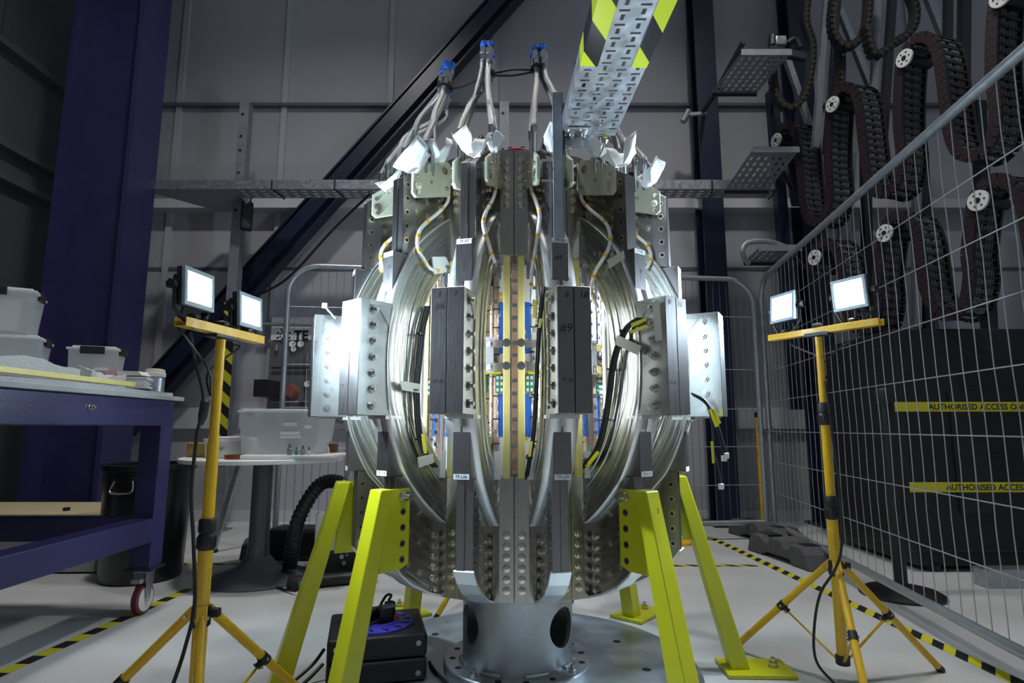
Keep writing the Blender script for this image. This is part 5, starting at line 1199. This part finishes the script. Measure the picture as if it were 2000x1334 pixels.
lc = P(554, 655, Yg-.012)
for i in range(8):
    for r_, s_ in ((.035, .009), (.062, .011)):
        t = i*math.pi/4+.39; MB().lathe([(s_, 0), (s_, .001)], lc+Vector((r_*math.cos(t), 0, r_*math.sin(t))), 8, axis=(0, -1, 0)).build('logo_dot', 'ink', e)
tag(e, 'white wall sign with dotted logo and the letters TE', 'sign')
tag(MB().span((P(500, 755, 5.3).x, 5.25, P(500, 775, 5.3).z), (P(528, 755, 5.3).x, WY, P(500, 742, 5.3).z)).build('shelf_box', 'black', None, smooth=0), 'small dark box mounted beside the gas board', 'box')
# ================================================================== CABLE REEL
rc = Vector((-.485, 2.255, .021)); e = empty('cable_reel', rc, math.radians(14), True)
hx_, hy_, hz_ = .165, .15, .155
m = MB(); m.span((-hx_, -hy_, .004), (hx_, hy_, hz_*.5-.001)); m.build('lower_shell', 'black', e, smooth=0, bevel=.012, seg=3)
MB().span((-hx_, -hy_, hz_*.5+.001), (hx_, hy_, hz_)).build('upper_shell', 'black', e, smooth=0, bevel=.012, seg=3)
MB().prism([(-.10, .03), (.06, .03), (.06, .12), (-.10, .12)], (-hx_-.001, 0, 0), (0, 1, 0), (0, 0, 1), (.004, 0, 0)).build('hand_opening', 'hole', e, smooth=0)
for x in (-hx_+.03, hx_-.03):
    for z in (.03, hz_-.03): MB().lathe([(.009, 0), (.009, .003), (.005, .003), (.005, .001)], (x, -hy_-.001, z), 14, axis=(0, -1, 0)).build('case_screw', 'fitting', e)
MB().lathe([(.128, 0), (.128, .006), (.085, .010), (.082, .016), (.074, .016), (.074, .002)], (0, 0, hz_-.001), 48).build('drum_disc', 'reel_blue', e)
for i in range(14):
    t = i*2*math.pi/14; MB().box((.105*math.cos(t), .105*math.sin(t), hz_+.0075), (.030, .007, .002), t+.5).build('disc_slot', 'hole', e, smooth=0)
for (x, y, w_, d_, h_) in ((-.035, .01, .05, .045, .045), (.025, -.01, .05, .04, .055), (-.005, .045, .045, .04, .04), (.045, .04, .035, .03, .06)):
    MB().box((x, y, hz_+h_/2), (w_, d_, h_), .4).build('plug', 'black_gloss', e, smooth=0, bevel=.006)
MB().box((.035, -.005, hz_+.056), (.05, .036, .006), .4).build('plug_top', 'galv_dull', e, smooth=0)
MB().lathe([(.008, 0), (.008, .018)], (.065, -.012, hz_+.008), 10).build('reset_button', 'orange', e)
for pts in ([(.02, -.03, hz_+.02), (-.01, -.06, hz_+.02), (-.06, -.09, hz_+.015), (-.12, -.12, hz_+.012)], [(.04, .05, hz_+.06), (.05, .06, hz_+.075), (.03, .07, hz_+.07), (.0, .09, hz_+.01)]): MB().tube(catmull(pts, 6), .005, 8).build('plug_lead', 'black', e)
tag(e, 'black boxed cable reel with a blue drum disc between the yellow legs', 'cable reel')
def floor_cable(pts, r, label): tag(MB().tube(catmull([Vector(p) for p in pts], 8), r, 8).build('floor_cable', 'black', None), label, 'cable', 'black cables on the floor')
floor_cable([(-.30, 2.30, .027), (-.27, 2.22, .027), (-.20, 2.08, .027), (-.16, 1.95, .027), (-.14, 1.80, .027)], .006, 'black cable running from the reel towards the pedestal front')
floor_cable([(-.66, 2.22, .10), (-.70, 2.18, .05), (-.78, 2.05, .008), (-.86, 1.9, .008), (-.95, 1.75, .008)], .006, 'upper black cable leaving the reel to the left')
floor_cable([(-.655, 2.19, .06), (-.69, 2.12, .03), (-.74, 1.98, .008), (-.80, 1.85, .008)], .006, 'lower black cable leaving the reel to the left')
